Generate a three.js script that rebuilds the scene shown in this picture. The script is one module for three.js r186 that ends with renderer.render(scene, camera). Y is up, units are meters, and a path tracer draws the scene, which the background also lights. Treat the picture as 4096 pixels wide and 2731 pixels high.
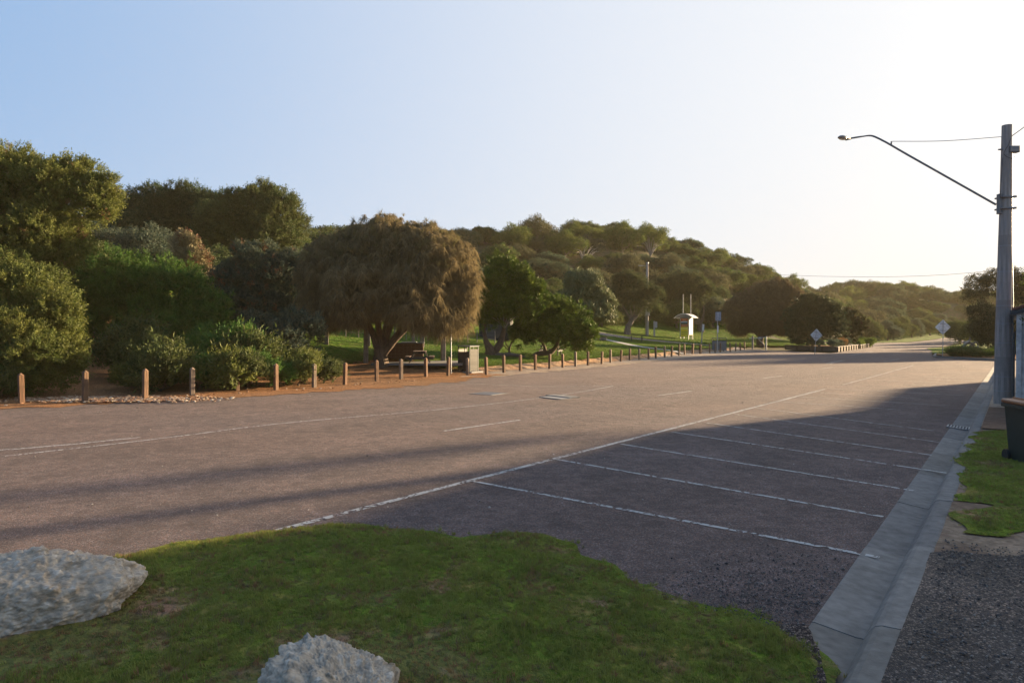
import * as THREE from 'three';
import { mergeGeometries, mergeVertices } from 'three/addons/utils/BufferGeometryUtils.js';
import { TessellateModifier } from 'three/addons/modifiers/TessellateModifier.js';
import { RoundedBoxGeometry } from 'three/addons/geometries/RoundedBoxGeometry.js';
import { createNoise2D, createNoise3D } from 'simplex-noise';

// ---------------------------------------------------------------- camera, sky, sun, exposure
const scene = new THREE.Scene();
const camera = new THREE.PerspectiveCamera(53.13, 1024 / 682, 0.1, 4000);
camera.position.set(0, 2.3, 0);
camera.rotation.x = -Math.atan(19 / 1568);
const renderer = new THREE.WebGLRenderer({ antialias: true });
renderer.toneMapping = THREE.LinearToneMapping;
renderer.toneMappingExposure = 4.4;
renderer.shadowMap.enabled = true;
const SUN_AZ = 57.5 * Math.PI / 180, SUN_EL = 8.8 * Math.PI / 180;      // azimuth clockwise from the view direction
const sunDir = new THREE.Vector3(Math.sin(SUN_AZ) * Math.cos(SUN_EL), Math.sin(SUN_EL), -Math.cos(SUN_AZ) * Math.cos(SUN_EL));
const sun = new THREE.DirectionalLight(new THREE.Color().setRGB(1, 0.73, 0.43), 5.0);
sun.name = 'sun'; sun.position.copy(sunDir).multiplyScalar(300); sun.castShadow = true; sun.shadow.radius = 3.2;
Object.assign(sun.shadow.camera, { left: -150, right: 150, top: 60, bottom: -60, near: 1, far: 700 });
sun.shadow.mapSize.set(4096, 4096);
scene.add(sun); scene.add(sun.target);
{
  const W = 1024, H = 512, data = new Float32Array(W * H * 4);
  const hor = [0.50, 0.69, 0.92], mid = [0.20, 0.42, 0.78], zen = [0.10, 0.26, 0.58], pale = [1.0, 1.02, 1.05], warm = [1.0, 0.78, 0.46], ease = (a, b, x) => { x = Math.min(1, Math.max(0, (x - a) / (b - a))); return x * x * (3 - 2 * x); };
  for (let r = 0; r < H; r++) for (let c = 0; c < W; c++) {
    const up = ((r + 0.5) / H - 0.5) * Math.PI, ro = ((c + 0.5) / W - 0.5) * 2 * Math.PI;
    const y = Math.sin(up), x = Math.cos(up) * Math.cos(ro), z = Math.cos(up) * Math.sin(ro);
    const g = Math.acos(Math.min(1, Math.max(-1, x * sunDir.x + y * sunDir.y + z * sunDir.z))) * 180 / Math.PI, el = Math.max(0, up) * 180 / Math.PI;
    const a = 1 - Math.exp(-el / 13), b = ease(22, 85, el), w = 1 - ease(20, 110, g), near = 7 * Math.exp(-g / 6), low = 0.24 * Math.exp(-el / 6.5) * w;
    for (let k = 0; k < 3; k++) { const base = THREE.MathUtils.lerp(THREE.MathUtils.lerp(hor[k], mid[k], a), zen[k], b); data[(r * W + c) * 4 + k] = 0.216 * (THREE.MathUtils.lerp(base, pale[k], w) * (1 - low * (1 - warm[k])) + near * warm[k]); }
    data[(r * W + c) * 4 + 3] = 1;
  }
  const sky = new THREE.DataTexture(data, W, H, THREE.RGBAFormat, THREE.FloatType);
  sky.mapping = THREE.EquirectangularReflectionMapping; sky.magFilter = THREE.LinearFilter; sky.wrapS = THREE.RepeatWrapping; sky.needsUpdate = true;
  scene.background = sky; scene.environment = sky;
}
scene.fog = new THREE.FogExp2(new THREE.Color().setRGB(1, 0.86, 0.55), 0.00024);

// ---------------------------------------------------------------- helpers
const rngOf = (s) => () => { s = (s + 0x6d2b79f5) | 0; let t = Math.imul(s ^ (s >>> 15), 1 | s); t = (t + Math.imul(t ^ (t >>> 7), 61 | t)) ^ t; return ((t ^ (t >>> 14)) >>> 0) / 4294967296; };
const R = rngOf(11), rr = (a, b, r = R) => a + (b - a) * r();
const n2 = createNoise2D(rngOf(5)), n3 = createNoise3D(rngOf(6));
const { clamp, lerp } = THREE.MathUtils, ss = (a, b, x) => { x = clamp((x - a) / (b - a), 0, 1); return x * x * (3 - 2 * x); };
const fbm2 = (x, y, o = 4) => { let a = 0, w = 1, t = 0; for (let i = 0; i < o; i++, x *= 2.03, y *= 2.03, w *= 0.5) { a += w * n2(x, y); t += w; } return a / t; };
const V = (x, y, z) => new THREE.Vector3(x, y, -z);                  // x right, y up, z metres ahead of the camera
const col = (r, g, b) => new THREE.Color().setRGB(r, g, b);
const used = {};
const numbered = (n) => { const k = used[n] = (used[n] ?? -1) + 1; return k ? n + '_' + String(k).padStart(3, '0') : n; };
const shade = (o) => o.traverse((m) => { if (m.isMesh) m.castShadow = m.receiveShadow = true; });
function tag(o, label, category, group) { Object.assign(o.userData, { label, category }); if (group) o.userData.group = group; return o; }
function thing(name, label, category, [x, y, z], turn = 0, group) {
  const o = new THREE.Group(); o.name = numbered(name); o.position.set(x, y, -z); o.rotation.y = -turn; scene.add(o);
  return tag(o, label, category, group);
}
function part(name, geo, mat, parent) { const m = new THREE.Mesh(Array.isArray(geo) ? join(geo) : geo, mat); m.name = name; m.castShadow = m.receiveShadow = true; parent.add(m); return m; }
function structure(name, geo, mat) { const m = part(numbered(name), geo, mat, scene); m.userData.kind = 'structure'; return m; }
function dup(root, [x, y, z], turn, label) { const r = root.clone(); r.name = numbered(root.name.replace(/_\d{3}$/, '')); r.position.set(x, y, -z); r.rotation.y = -turn; if (label) r.userData = { ...root.userData, label }; scene.add(r); return r; }
const join = (list) => { const a = list.map((g) => g.index ? g.toNonIndexed() : g); for (const g of a) for (const k of Object.keys(g.attributes)) if (!['position', 'normal', 'uv'].includes(k)) g.deleteAttribute(k); return mergeGeometries(a); };
const box = (w, h, d, x = 0, y = 0, z = 0, ry = 0, rx = 0, rz = 0) => { const g = new RoundedBoxGeometry(w, h, d, 1, Math.min(w, h, d) * 0.12); boxUV(g); if (rx) g.rotateX(rx); if (rz) g.rotateZ(rz); if (ry) g.rotateY(ry); return g.translate(x, y, z); };
function boxUV(g) { const p = g.attributes.position, n = g.attributes.normal, uv = new Float32Array(p.count * 2); for (let i = 0; i < p.count; i++) { const ax = Math.abs(n.getX(i)), ay = Math.abs(n.getY(i)), az = Math.abs(n.getZ(i)); const q = ax > ay && ax > az ? [p.getZ(i), p.getY(i)] : ay > az ? [p.getX(i), p.getZ(i)] : [p.getX(i), p.getY(i)]; uv.set(q, i * 2); } g.setAttribute('uv', new THREE.BufferAttribute(uv, 2)); }
const cyl = (r0, r1, h, x, y, z, n = 10) => new THREE.CylinderGeometry(r1, r0, h, n).translate(x, y + h / 2, z);
// tapered tube through points with a radius at each
function tube(pts, radii, sides = 7, wob = 0) {
  const c = new THREE.CatmullRomCurve3(pts), N = Math.max(4, (pts.length - 1) * 4), f = c.computeFrenetFrames(N), pos = [], nor = [], uv = [], idx = [], L = c.getLength();
  for (let i = 0; i <= N; i++) {
    const t = i / N, p = c.getPoint(t), k = t * (radii.length - 1), a = Math.floor(Math.min(k, radii.length - 2)), r0 = lerp(radii[a], radii[a + 1], k - a);
    for (let j = 0; j <= sides; j++) {
      const th = j / sides * Math.PI * 2, d = f.normals[i].clone().multiplyScalar(Math.cos(th)).addScaledVector(f.binormals[i], Math.sin(th));
      const r = r0 * (1 + wob * n3(d.x * 1.3 + p.x, d.y * 1.3 + p.y * 1.2, d.z * 1.3 + p.z));
      pos.push(p.x + d.x * r, p.y + d.y * r, p.z + d.z * r); nor.push(d.x, d.y, d.z); uv.push(j / sides * 0.8, t * L);
    }
  }
  for (let i = 0; i < N; i++) for (let j = 0; j < sides; j++) { const a = i * (sides + 1) + j, b = a + sides + 1; idx.push(a, a + 1, b, b, a + 1, b + 1); }
  const g = new THREE.BufferGeometry(); g.setAttribute('position', new THREE.Float32BufferAttribute(pos, 3)); g.setAttribute('normal', new THREE.Float32BufferAttribute(nor, 3)); g.setAttribute('uv', new THREE.Float32BufferAttribute(uv, 2)); g.setIndex(idx); return g;
}
const wire = (pts, r) => new THREE.TubeGeometry(new THREE.CatmullRomCurve3(pts), 30, r, 5);

// ---------------------------------------------------------------- textures
const TN = 1024;
function tex(fill, { size = TN, srgb = false, repeat = 1 } = {}) {
  const d = new Uint8Array(size * size * 4), o = [0, 0, 0];
  for (let y = 0, i = 0; y < size; y++) for (let x = 0; x < size; x++, i += 4) { fill(x / size, y / size, o, x, y); for (let k = 0; k < 3; k++) { const v = clamp(o[k], 0, 1); d[i + k] = 255 * (srgb ? (v <= 0.0031308 ? v * 12.92 : 1.055 * Math.pow(v, 1 / 2.4) - 0.055) : v); } d[i + 3] = 255; }
  const t = new THREE.DataTexture(d, size, size); t.wrapS = t.wrapT = THREE.RepeatWrapping; t.magFilter = THREE.LinearFilter; if (srgb) t.colorSpace = THREE.SRGBColorSpace; t.repeat.set(repeat, repeat); t.needsUpdate = true; return t;
}
function again(t, repeat, ry = repeat) { const c = t.clone(); c.repeat.set(repeat, ry); c.needsUpdate = true; return c; }
// periodic value noise
function lattice(n, seed) { const r = rngOf(seed), a = new Float32Array(n * n); for (let i = 0; i < a.length; i++) a[i] = r(); return (u, v) => { const x = u * n, y = v * n, i = Math.floor(x), j = Math.floor(y); let fx = x - i, fy = y - j; fx = fx * fx * (3 - 2 * fx); fy = fy * fy * (3 - 2 * fy); const A = ((i % n) + n) % n, B = (A + 1) % n, C = ((j % n) + n) % n, D = (C + 1) % n; return lerp(lerp(a[C * n + A], a[C * n + B], fx), lerp(a[D * n + A], a[D * n + B], fx), fy); }; }
function fbmTile(base, oct, seed, sx = 1) { const L = []; for (let i = 0; i < oct; i++) L.push(lattice(base << i, seed + i)); return (u, v) => { let s = 0, w = 1, t = 0; for (const f of L) { s += w * f(u * sx, v); t += w; w *= 0.55; } return s / t; }; }
function cells(n, seed) { const r = rngOf(seed), px = new Float32Array(n * n), py = new Float32Array(n * n), id = new Float32Array(n * n); for (let i = 0; i < n * n; i++) { px[i] = r(); py[i] = r(); id[i] = r(); } return (u, v) => { const x = u * n, y = v * n, i = Math.floor(x), j = Math.floor(y); let d1 = 9, d2 = 9, w = 0; for (let b = -1; b < 2; b++) for (let a = -1; a < 2; a++) { const q = ((j + b + n) % n) * n + ((i + a + n) % n), dx = i + a + px[q] - x, dy = j + b + py[q] - y, d = dx * dx + dy * dy; if (d < d1) { d2 = d1; d1 = d; w = id[q]; } else if (d < d2) d2 = d; } return [Math.sqrt(d1), Math.sqrt(d2), w]; }; }
const fA = fbmTile(8, 5, 21), fB = fbmTile(32, 4, 41), fC = fbmTile(4, 4, 61);
const set3 = (o, a, k) => { o[0] = a[0] * k; o[1] = a[1] * k; o[2] = a[2] * k; };
let asphaltMap, asphaltBump;
{
  const c = cells(270, 71), TN = 2048, H = new Float32Array(TN * TN);
  asphaltMap = tex((u, v, o, x, y) => {
    const [a, b, w] = c(u, v), gap = ss(0.02, 0.3, b - a), f = fA(u, v), k = 0.62 + 0.75 * w;
    const t = w * 7 % 1, base = t < 0.34 ? [0.215, 0.145, 0.112] : t < 0.74 ? [0.15, 0.118, 0.105] : [0.23, 0.195, 0.175];
    set3(o, base, 0.8 * (0.36 + 0.64 * gap) * k * (0.72 + 0.56 * f) * (0.55 + 0.9 * fB(u, v))); H[y * TN + x] = gap * (0.45 + 0.55 * w) * (1 - a * 0.5);
  }, { srgb: true, size: TN });
  asphaltBump = tex((u, v, o, x, y) => { o[0] = o[1] = o[2] = H[y * TN + x]; }, { size: TN });
}
const grainMap = tex((u, v, o) => { o[0] = o[1] = o[2] = 0.35 + 0.9 * (0.6 * fB(u, v) + 0.4 * fA(u, v) - 0.1); }, { srgb: true, size: 512 });
const grainBump = tex((u, v, o) => { o[0] = o[1] = o[2] = 0.5 * fB(u, v) + 0.5 * fA(u, v); }, { size: 512 });
const woodG = fbmTile(4, 5, 81);
const woodMap = tex((u, v, o) => { const g = woodG(u * 8 % 1, v * 0.5), f = fA(u, v); o[0] = o[1] = o[2] = 0.45 + 0.7 * g + 0.3 * (f - 0.5); }, { srgb: true, size: 512 });
const woodBump = tex((u, v, o) => { o[0] = o[1] = o[2] = woodG(u * 8 % 1, v * 0.5); }, { size: 512 });
let litterMap, litterBump;
{
  const c1 = cells(90, 91), H = new Float32Array(512 * 512);
  litterMap = tex((u, v, o, x, y) => { const [a, b, w] = c1(u, v), f = fB(u, v), e = ss(0, 0.35, b - a); const base = w < 0.5 ? [0.33, 0.165, 0.08] : w < 0.8 ? [0.22, 0.115, 0.06] : [0.42, 0.26, 0.14]; set3(o, base, (0.5 + 0.5 * e) * (0.55 + 0.9 * f)); H[y * 512 + x] = 0.6 * e * w + 0.5 * f; }, { srgb: true, size: 512 });
  litterBump = tex((u, v, o, x, y) => { o[0] = o[1] = o[2] = H[y * 512 + x]; }, { size: 512 });
}
const lawnMap = tex((u, v, o) => { const f = fB(u, v), g = fA(u, v), h = fC(u, v); const dry = ss(0.52, 0.72, g); o[0] = lerp(0.07, 0.13, dry) * (0.5 + f); o[1] = lerp(0.125, 0.14, dry) * (0.5 + f) * (0.85 + 0.3 * h); o[2] = lerp(0.014, 0.035, dry) * (0.5 + f); }, { srgb: true, size: 512 });
const sandMap = tex((u, v, o) => { const f = fB(u, v), g = fC(u, v), p = fA(u, v); const k = (0.55 + 0.9 * f) * (0.8 + 0.4 * p); set3(o, g > 0.5 ? [0.34, 0.27, 0.2] : [0.29, 0.22, 0.165], k); }, { srgb: true, size: 512 });
const soilMap = tex((u, v, o) => { const f = fB(u, v), g = fA(u, v); const k = 0.5 + f; const m = ss(0.4, 0.62, g); o[0] = lerp(0.085, 0.05, m) * k; o[1] = lerp(0.07, 0.06, m) * k; o[2] = lerp(0.045, 0.025, m) * k; }, { srgb: true, size: 512 });
const gravC = cells(64, 131); let gravelMap, gravelBump;
{ const H = new Float32Array(512 * 512); gravelMap = tex((u, v, o, x, y) => { const [a, b, w] = gravC(u, v), e = ss(0.02, 0.4, b - a), f = fA(u, v); set3(o, w < 0.7 ? [0.075, 0.07, 0.072] : [0.15, 0.135, 0.125], (0.4 + 0.6 * e) * (0.5 + w) * (0.7 + 0.6 * f)); H[y * 512 + x] = e * (0.5 + 0.5 * w); }, { srgb: true, size: 512 }); gravelBump = tex((u, v, o, x, y) => { o[0] = o[1] = o[2] = H[y * 512 + x]; }, { size: 512 }); }
const wornAlpha = tex((u, v, o) => { const k = 0.62 * fB(u, v) + 0.42 * fA(u, v) + 0.06; o[0] = o[1] = o[2] = ss(0.42, 0.6, k); }, { size: 512 });

const matte = (o) => new THREE.MeshPhysicalMaterial({ roughness: 1, metalness: 0, specularIntensity: 0.12, ...o });
const std = (o) => new THREE.MeshStandardMaterial({ roughness: 0.9, metalness: 0, ...o });
const M = {
  asphalt: std({ map: again(asphaltMap, 1 / 4.4), bumpMap: again(asphaltBump, 1 / 4.4), bumpScale: 0.013, vertexColors: true, roughness: 0.92 }),
  ground: matte({ map: again(soilMap, 1 / 5), vertexColors: true }),
  lawn: matte({ map: again(lawnMap, 1 / 3.4), bumpMap: again(grainBump, 1 / 1.3), bumpScale: 0.09, vertexColors: true }),
  litter: matte({ map: again(litterMap, 1 / 1.6), bumpMap: again(litterBump, 1 / 1.6), bumpScale: 0.03, vertexColors: true, roughness: 1 }),
  sand: matte({ map: again(sandMap, 1 / 2), bumpMap: again(grainBump, 1 / 1.1), bumpScale: 0.03, vertexColors: true, roughness: 1 }),
  gravel: std({ map: again(gravelMap, 1 / 1.1), bumpMap: again(gravelBump, 1 / 1.1), bumpScale: 0.018, vertexColors: true }),
  concrete: std({ color: col(0.205, 0.2, 0.192), map: again(grainMap, 1 / 2.3), bumpMap: again(grainBump, 1 / 0.5), bumpScale: 0.004 }),
  path: std({ color: col(0.42, 0.40, 0.37), map: again(grainMap, 1 / 2) }),
  gravelPath: std({ color: col(0.33, 0.26, 0.22), map: again(grainMap, 1 / 1.5), bumpMap: again(grainBump, 1), bumpScale: 0.02 }),
  paint: std({ color: col(0.36, 0.36, 0.35), alphaMap: again(wornAlpha, 1 / 1.1), alphaTest: 0.66, roughness: 0.8 }),
  paintFaint: std({ color: col(0.34, 0.33, 0.32), alphaMap: again(wornAlpha, 1 / 0.8), alphaTest: 0.82, roughness: 0.8 }),
  postWood: std({ color: col(0.17, 0.092, 0.05), map: again(woodMap, 1 / 0.6), bumpMap: again(woodBump, 1 / 0.6), bumpScale: 0.006 }),
  greyWood: std({ color: col(0.24, 0.215, 0.19), map: again(woodMap, 1 / 0.8), bumpMap: again(woodBump, 1 / 0.8), bumpScale: 0.008 }),
  poleWood: std({ color: col(0.34, 0.305, 0.28), map: again(woodMap, 1 / 0.7, 0.5), bumpMap: again(woodBump, 1 / 0.7, 0.5), bumpScale: 0.012 }),
  darkWood: std({ color: col(0.055, 0.05, 0.05), map: again(woodMap, 1 / 0.5), roughness: 0.75 }),
  redWood: std({ color: col(0.10, 0.05, 0.038), map: again(woodMap, 1 / 0.5), roughness: 0.8 }),
  sleeper: std({ color: col(0.10, 0.07, 0.05), map: again(woodMap, 1 / 0.8), bumpMap: again(woodBump, 1 / 0.8), bumpScale: 0.008 }),
  darkMetal: std({ color: col(0.035, 0.042, 0.042), roughness: 0.5, metalness: 0.3 }),
  rustPanel: std({ color: col(0.07, 0.055, 0.042), map: again(grainMap, 1 / 0.5), roughness: 0.8 }),
  corrugated: std({ color: col(0.105, 0.1, 0.09), roughness: 0.5, metalness: 0.25, map: again(grainMap, 1 / 0.9) }),
  greyPanel: std({ color: col(0.10, 0.115, 0.125), roughness: 0.6 }),
  galv: std({ color: col(0.42, 0.44, 0.46), roughness: 0.45, metalness: 0.6, map: again(grainMap, 1 / 0.8) }),
  galvDull: std({ color: col(0.40, 0.41, 0.42), roughness: 0.6, metalness: 0.15, map: again(grainMap, 1 / 0.9) }),
  steel: std({ color: col(0.16, 0.16, 0.165), roughness: 0.5, metalness: 0.6 }),
  lampGrey: std({ color: col(0.2, 0.21, 0.22), roughness: 0.5, metalness: 0.3 }),
  lens: new THREE.MeshPhysicalMaterial({ color: col(0.9, 0.85, 0.75), roughness: 0.25, transmission: 0.7, thickness: 0 }),
  brick: std({ color: col(0.12, 0.06, 0.04), map: again(grainMap, 1 / 0.4), bumpMap: again(grainBump, 1 / 0.3), bumpScale: 0.004 }),
  stone: std({ color: col(0.22, 0.19, 0.165), map: again(grainMap, 1 / 0.6), bumpMap: again(grainBump, 1 / 0.4), bumpScale: 0.02 }),
  white: std({ color: col(0.74, 0.74, 0.74), map: again(grainMap, 1 / 3), roughness: 0.6 }),
  hut: std({ color: col(0.05, 0.05, 0.052), map: again(grainMap, 1 / 2) }),
  roofDark: std({ color: col(0.05, 0.055, 0.06), roughness: 0.5, metalness: 0.2 }),
  roofRust: std({ color: col(0.2, 0.08, 0.05), roughness: 0.7 }),
  binBody: std({ color: col(0.018, 0.035, 0.03), roughness: 0.55, map: again(grainMap, 1 / 0.5) }),
  binLid: std({ color: col(0.32, 0.12, 0.05), roughness: 0.42, map: again(grainMap, 1 / 0.6) }),
  rubber: std({ color: col(0.02, 0.02, 0.02), roughness: 0.9 }),
  bark: std({ color: col(0.13, 0.09, 0.062), map: again(woodMap, 1 / 0.8), bumpMap: again(woodBump, 1 / 0.5), bumpScale: 0.05 }),
  barkGrey: std({ color: col(0.16, 0.135, 0.115), map: again(woodMap, 1 / 0.8), bumpMap: again(woodBump, 1 / 0.5), bumpScale: 0.05 }),
  dead: std({ color: col(0.33, 0.30, 0.27), map: again(woodMap, 1 / 0.8) }),
  wireBlack: std({ color: col(0.03, 0.03, 0.03), roughness: 0.6 }),
};
const leafMat = (t, rough = 0.88) => new THREE.MeshPhysicalMaterial({ color: 0xffffff, roughness: rough, transmission: t, thickness: 0, specularIntensity: 0.28, side: THREE.DoubleSide });
M.leaf = leafMat(0.38); M.leafThin = leafMat(0.45); M.needle = leafMat(0.35, 0.95); M.gloss = leafMat(0.32, 0.62); M.blade = leafMat(0.42, 0.85);

// ---------------------------------------------------------------- the lie of the land
const EDGE = [[-60, -14], [-30, 11], [-15.9, 22.1], [-9.4, 27.2], [-2.4, 36.8], [5.4, 48], [12, 59.6], [20, 74.5], [31.8, 93], [40, 104], [54, 113], [75, 152], [110, 200], [150, 241], [205, 275], [300, 310], [500, 360]];
const RIDGE = [[-75, 35, 5], [-46, 53, 6], [-43, 73, 8], [-33, 89, 10], [-21.7, 123, 14], [-4, 140, 18], [20.6, 158.7, 21.5], [43, 180, 20], [66.6, 199, 15], [93, 216, 9], [115, 232, 5]];
const RIDGE2 = [[110, 325, 9], [138, 330, 11.5], [160, 320, 14], [190, 330, 12], [222, 340, 9.5], [262, 355, 8], [330, 385, 7]];
function nearLine(P, X, Z) {
  let best = 1e9, side = 1, val = 0;
  for (let i = 0; i < P.length - 1; i++) {
    const [a, b, g0 = 0] = P[i], [c, d, g1 = 0] = P[i + 1], dx = c - a, dz = d - b, t = clamp(((X - a) * dx + (Z - b) * dz) / (dx * dx + dz * dz), 0, 1), px = a + t * dx, pz = b + t * dz, q = Math.hypot(X - px, Z - pz);
    if (q < best) { best = q; side = dx * (Z - pz) - dz * (X - px) >= 0 ? 1 : -1; val = lerp(g0, g1, t); }
  }
  return [best, side, val];
}
const edgeOf = (X, Z) => { const [d, s] = nearLine(EDGE, X, Z); return d * s; };
const ridgeOf = (P, X, Z, front, back) => { const [d, s, g] = nearLine(P, X, Z), w = s > 0 ? back : front; return g * Math.exp(-((d / w) ** 2)); };
const hillOf = (X, Z, e) => Math.max(ridgeOf(RIDGE, X, Z, 27, 70), ridgeOf(RIDGE2, X, Z, 55, 120)) * ss(8, 24, e);
function land(X, Z) {
  const e = edgeOf(X, Z), k = ss(34, 44, Z), s = 0.609 * X + 0.793 * Z;
  return 7e-5 * Math.max(0, Math.min(s, 380) - 130) ** 2 + k * 0.28 * ss(1.0, 1.7, e) + (0.04 + 0.05 * k) * Math.max(0, Math.min(e, 26) - 1.5) + hillOf(X, Z, e);
}
const ST = (s, t) => [0.595 * s + 0.804 * t, 0.804 * s - 0.595 * t];   // along the street, across it (kerb at t = -1.3)
const MK = (s, t) => [0.609 * s + 0.793 * t, 0.793 * s - 0.609 * t];   // the same for the lane lines, which splay a little
const AZ = 36.5 * Math.PI / 180;
// macro tone of a surface: patches of dust, wear and older seal
function tone(X, Z, amp, f, warm = 0.06) { const a = fbm2(X * f, Z * f, 4), b = n2(X * f * 0.37 + 9, Z * f * 0.37); const k = 1 + amp * a; return [k * (1 + warm * b), k, k * (1 - warm * b)]; }
function finish(pos, idx, toneFn) {
  const g = new THREE.BufferGeometry(); g.setAttribute('position', new THREE.Float32BufferAttribute(pos, 3));
  const n = pos.length / 3, uv = new Float32Array(n * 2), c = new Float32Array(n * 3);
  for (let i = 0; i < n; i++) { uv[i * 2] = pos[i * 3]; uv[i * 2 + 1] = -pos[i * 3 + 2]; c.set(toneFn(pos[i * 3], -pos[i * 3 + 2]), i * 3); }
  g.setAttribute('uv', new THREE.BufferAttribute(uv, 2)); g.setAttribute('color', new THREE.BufferAttribute(c, 3)); if (idx) g.setIndex(idx); g.computeVertexNormals(); return g;
}
function sheet(poly, cell, yOf, toneFn) {
  const shape = new THREE.Shape(poly.map(([x, z]) => new THREE.Vector2(x, z)));
  let g = new TessellateModifier(cell, 11).modify(new THREE.ShapeGeometry(shape).toNonIndexed());
  g.deleteAttribute('uv'); g.deleteAttribute('normal'); g = mergeVertices(g, 1e-3);
  const p = g.attributes.position, pos = [];
  for (let i = 0; i < p.count; i++) { const X = p.getX(i), Z = p.getY(i); pos.push(X, yOf(X, Z), -Z); }
  return finish(pos, [...g.index.array], toneFn);
}
const edgeDense = (() => { const c = new THREE.CatmullRomCurve3(EDGE.map(([x, z]) => new THREE.Vector3(x, 0, z)), false, 'catmullrom', 0.3); return c.getSpacedPoints(1600); })();
const edgeFrame = edgeDense.map((p, i, a) => { const q = a[Math.min(i + 4, a.length - 1)], o = a[Math.max(0, i - 4)], d = new THREE.Vector2(q.x - o.x, q.z - o.z).normalize(); return { x: p.x, z: p.z, nx: -d.y, nz: d.x }; });
function strip(z0, z1, eOf, step, yOf, toneFn, along = 1) {          // a sheet along the road edge: from height z0 to z1 ahead, e across
  const F = edgeFrame.filter((f, i) => f.z >= z0 && f.z <= z1 && i % along === 0), pos = [], idx = [];
  let m = 0;
  F.forEach((f, i) => { const [a, b] = eOf(f); m = m || Math.max(1, Math.round((b - a) / step)); for (let j = 0; j <= m; j++) { const e = lerp(a, b, j / m), X = f.x + f.nx * e, Z = f.z + f.nz * e; pos.push(X, yOf(X, Z, e), -Z); } });
  for (let i = 0; i < F.length - 1; i++) for (let j = 0; j < m; j++) { const a = i * (m + 1) + j, b = a + m + 1; idx.push(a, b, a + 1, a + 1, b, b + 1); }
  const g = finish(pos, idx, toneFn); if (g.attributes.normal.getY(0) < 0) { g.setIndex(idx.map((_, k) => idx[k - (k % 3) + [0, 2, 1][k % 3]])); g.computeVertexNormals(); } return g;
}
function ribbon(pts, w, yOf, mat, name, dense = 1.2) {
  const c = new THREE.CatmullRomCurve3(pts.map(([x, z]) => new THREE.Vector3(x, 0, z))), N = Math.ceil(c.getLength() / dense), P = c.getSpacedPoints(N), pos = [], idx = [];
  P.forEach((p, i) => { const a = P[Math.max(0, i - 1)], b = P[Math.min(N, i + 1)], d = new THREE.Vector2(b.x - a.x, b.z - a.z).normalize(); for (const s of [-0.5, -0.17, 0.17, 0.5]) { const X = p.x - d.y * w * s, Z = p.z + d.x * w * s; pos.push(X, yOf(X, Z), -Z); } });
  for (let i = 0; i < N; i++) for (let j = 0; j < 3; j++) { const a = i * 4 + j, b = a + 4; idx.push(a, b, a + 1, a + 1, b, b + 1); }
  const g = finish(pos, idx, () => [1, 1, 1]); g.deleteAttribute('color'); return name ? structure(name, g, mat) : g;
}
// ---------------------------------------------------------------- ground
{
  const axis = (lo, hi, a, b, fine) => { const o = []; let x = lo; while (x < hi) { o.push(x); const d = x < a ? a - x : x > b ? x - b : 0; x += Math.max(fine, Math.min(d * 0.12, 40)); } o.push(hi); return o; };
  const xs = axis(-900, 1100, -60, 90, 2), zs = axis(-300, 1500, 10, 220, 2), pos = [], idx = [];
  for (const Z of zs) for (const X of xs) { const e = edgeOf(X, Z); pos.push(X, land(X, Z) - (e < 3 ? 0.16 : e < 32 && Z > 30 && Z < 125 ? 0.07 : 0) + (e > 30 ? 0.25 * n2(X * 0.1, Z * 0.1) : 0), -Z); }
  for (let j = 0; j < zs.length - 1; j++) for (let i = 0; i < xs.length - 1; i++) { const a = j * xs.length + i, b = a + xs.length; idx.push(a, a + 1, b, b, a + 1, b + 1); }
  structure('ground', finish(pos, idx, (X, Z) => tone(X, Z, 0.3, 0.08, 0.15)), M.ground);
}
const LEFT = [[-60, -10], [-30, 10.6], [-15.8, 21.8], [-9.2, 27.0], [-5.6, 31.9], [-2.2, 36.5], [2.5, 43.4], [5.6, 47.8], [12.2, 59.4], [20.2, 74.2], [26, 83.6], [31.9, 92.6], [35, 88], [36.7, 78.5], [39.4, 82.2], [54.6, 106.5], [58, 135], [75, 149], [92, 158], [112, 182], [150, 231], [172, 251], [205, 268], [260, 290]];
const RIGHTROAD = [[262, 282], [209, 260], [180, 244], [162, 228], [120, 178], [69, 110.7], [58, 94], [44.4, 72.1], [39.3, 63.2], [40.2, 55.4], ST(60, -1.28), ST(30, -1.28), ST(10, -1.28), ST(-20, -1.28), [-50, -40]];
const wob = (X, Z, k) => k * n2(X * 1.1, Z * 1.1) + k * 0.5 * n2(X * 3.1 + 5, Z * 3.1);
function rough(poly, step, k, closed = true) {                        // an edge that wanders
  const o = []; const n = poly.length; for (let i = 0; i < (closed ? n : n - 1); i++) { const [a, b] = poly[i], [c, d] = poly[(i + 1) % n], L = Math.hypot(c - a, d - b), m = Math.max(1, Math.round(L / step)), nx = -(d - b) / L, nz = (c - a) / L; for (let j = 0; j < m; j++) { const x = lerp(a, c, j / m), z = lerp(b, d, j / m), w = wob(x, z, k); o.push([x + nx * w, z + nz * w]); } } if (!closed) o.push(poly[n - 1]); return o;
}
const roadTone = (X, Z) => {                                          // dust in the bays, darker tyre lanes, paler shoulder
  const t = 0.793 * X - 0.609 * Z, k = tone(X, Z, 0.24, 0.3, 0.05), lane = Math.exp(-(((t + 9) / 0.9) ** 2)) + Math.exp(-(((t + 13) / 0.9) ** 2)), d = 0.3 * ss(0.05, 0.6, fbm2(X * 0.9 + 40, Z * 0.9)) * ss(-8, -5, t);
  const m = 1 - 0.1 * lane + d; return [k[0] * m * 0.94, k[1] * m * 0.865, k[2] * m * 0.93];
};
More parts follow.
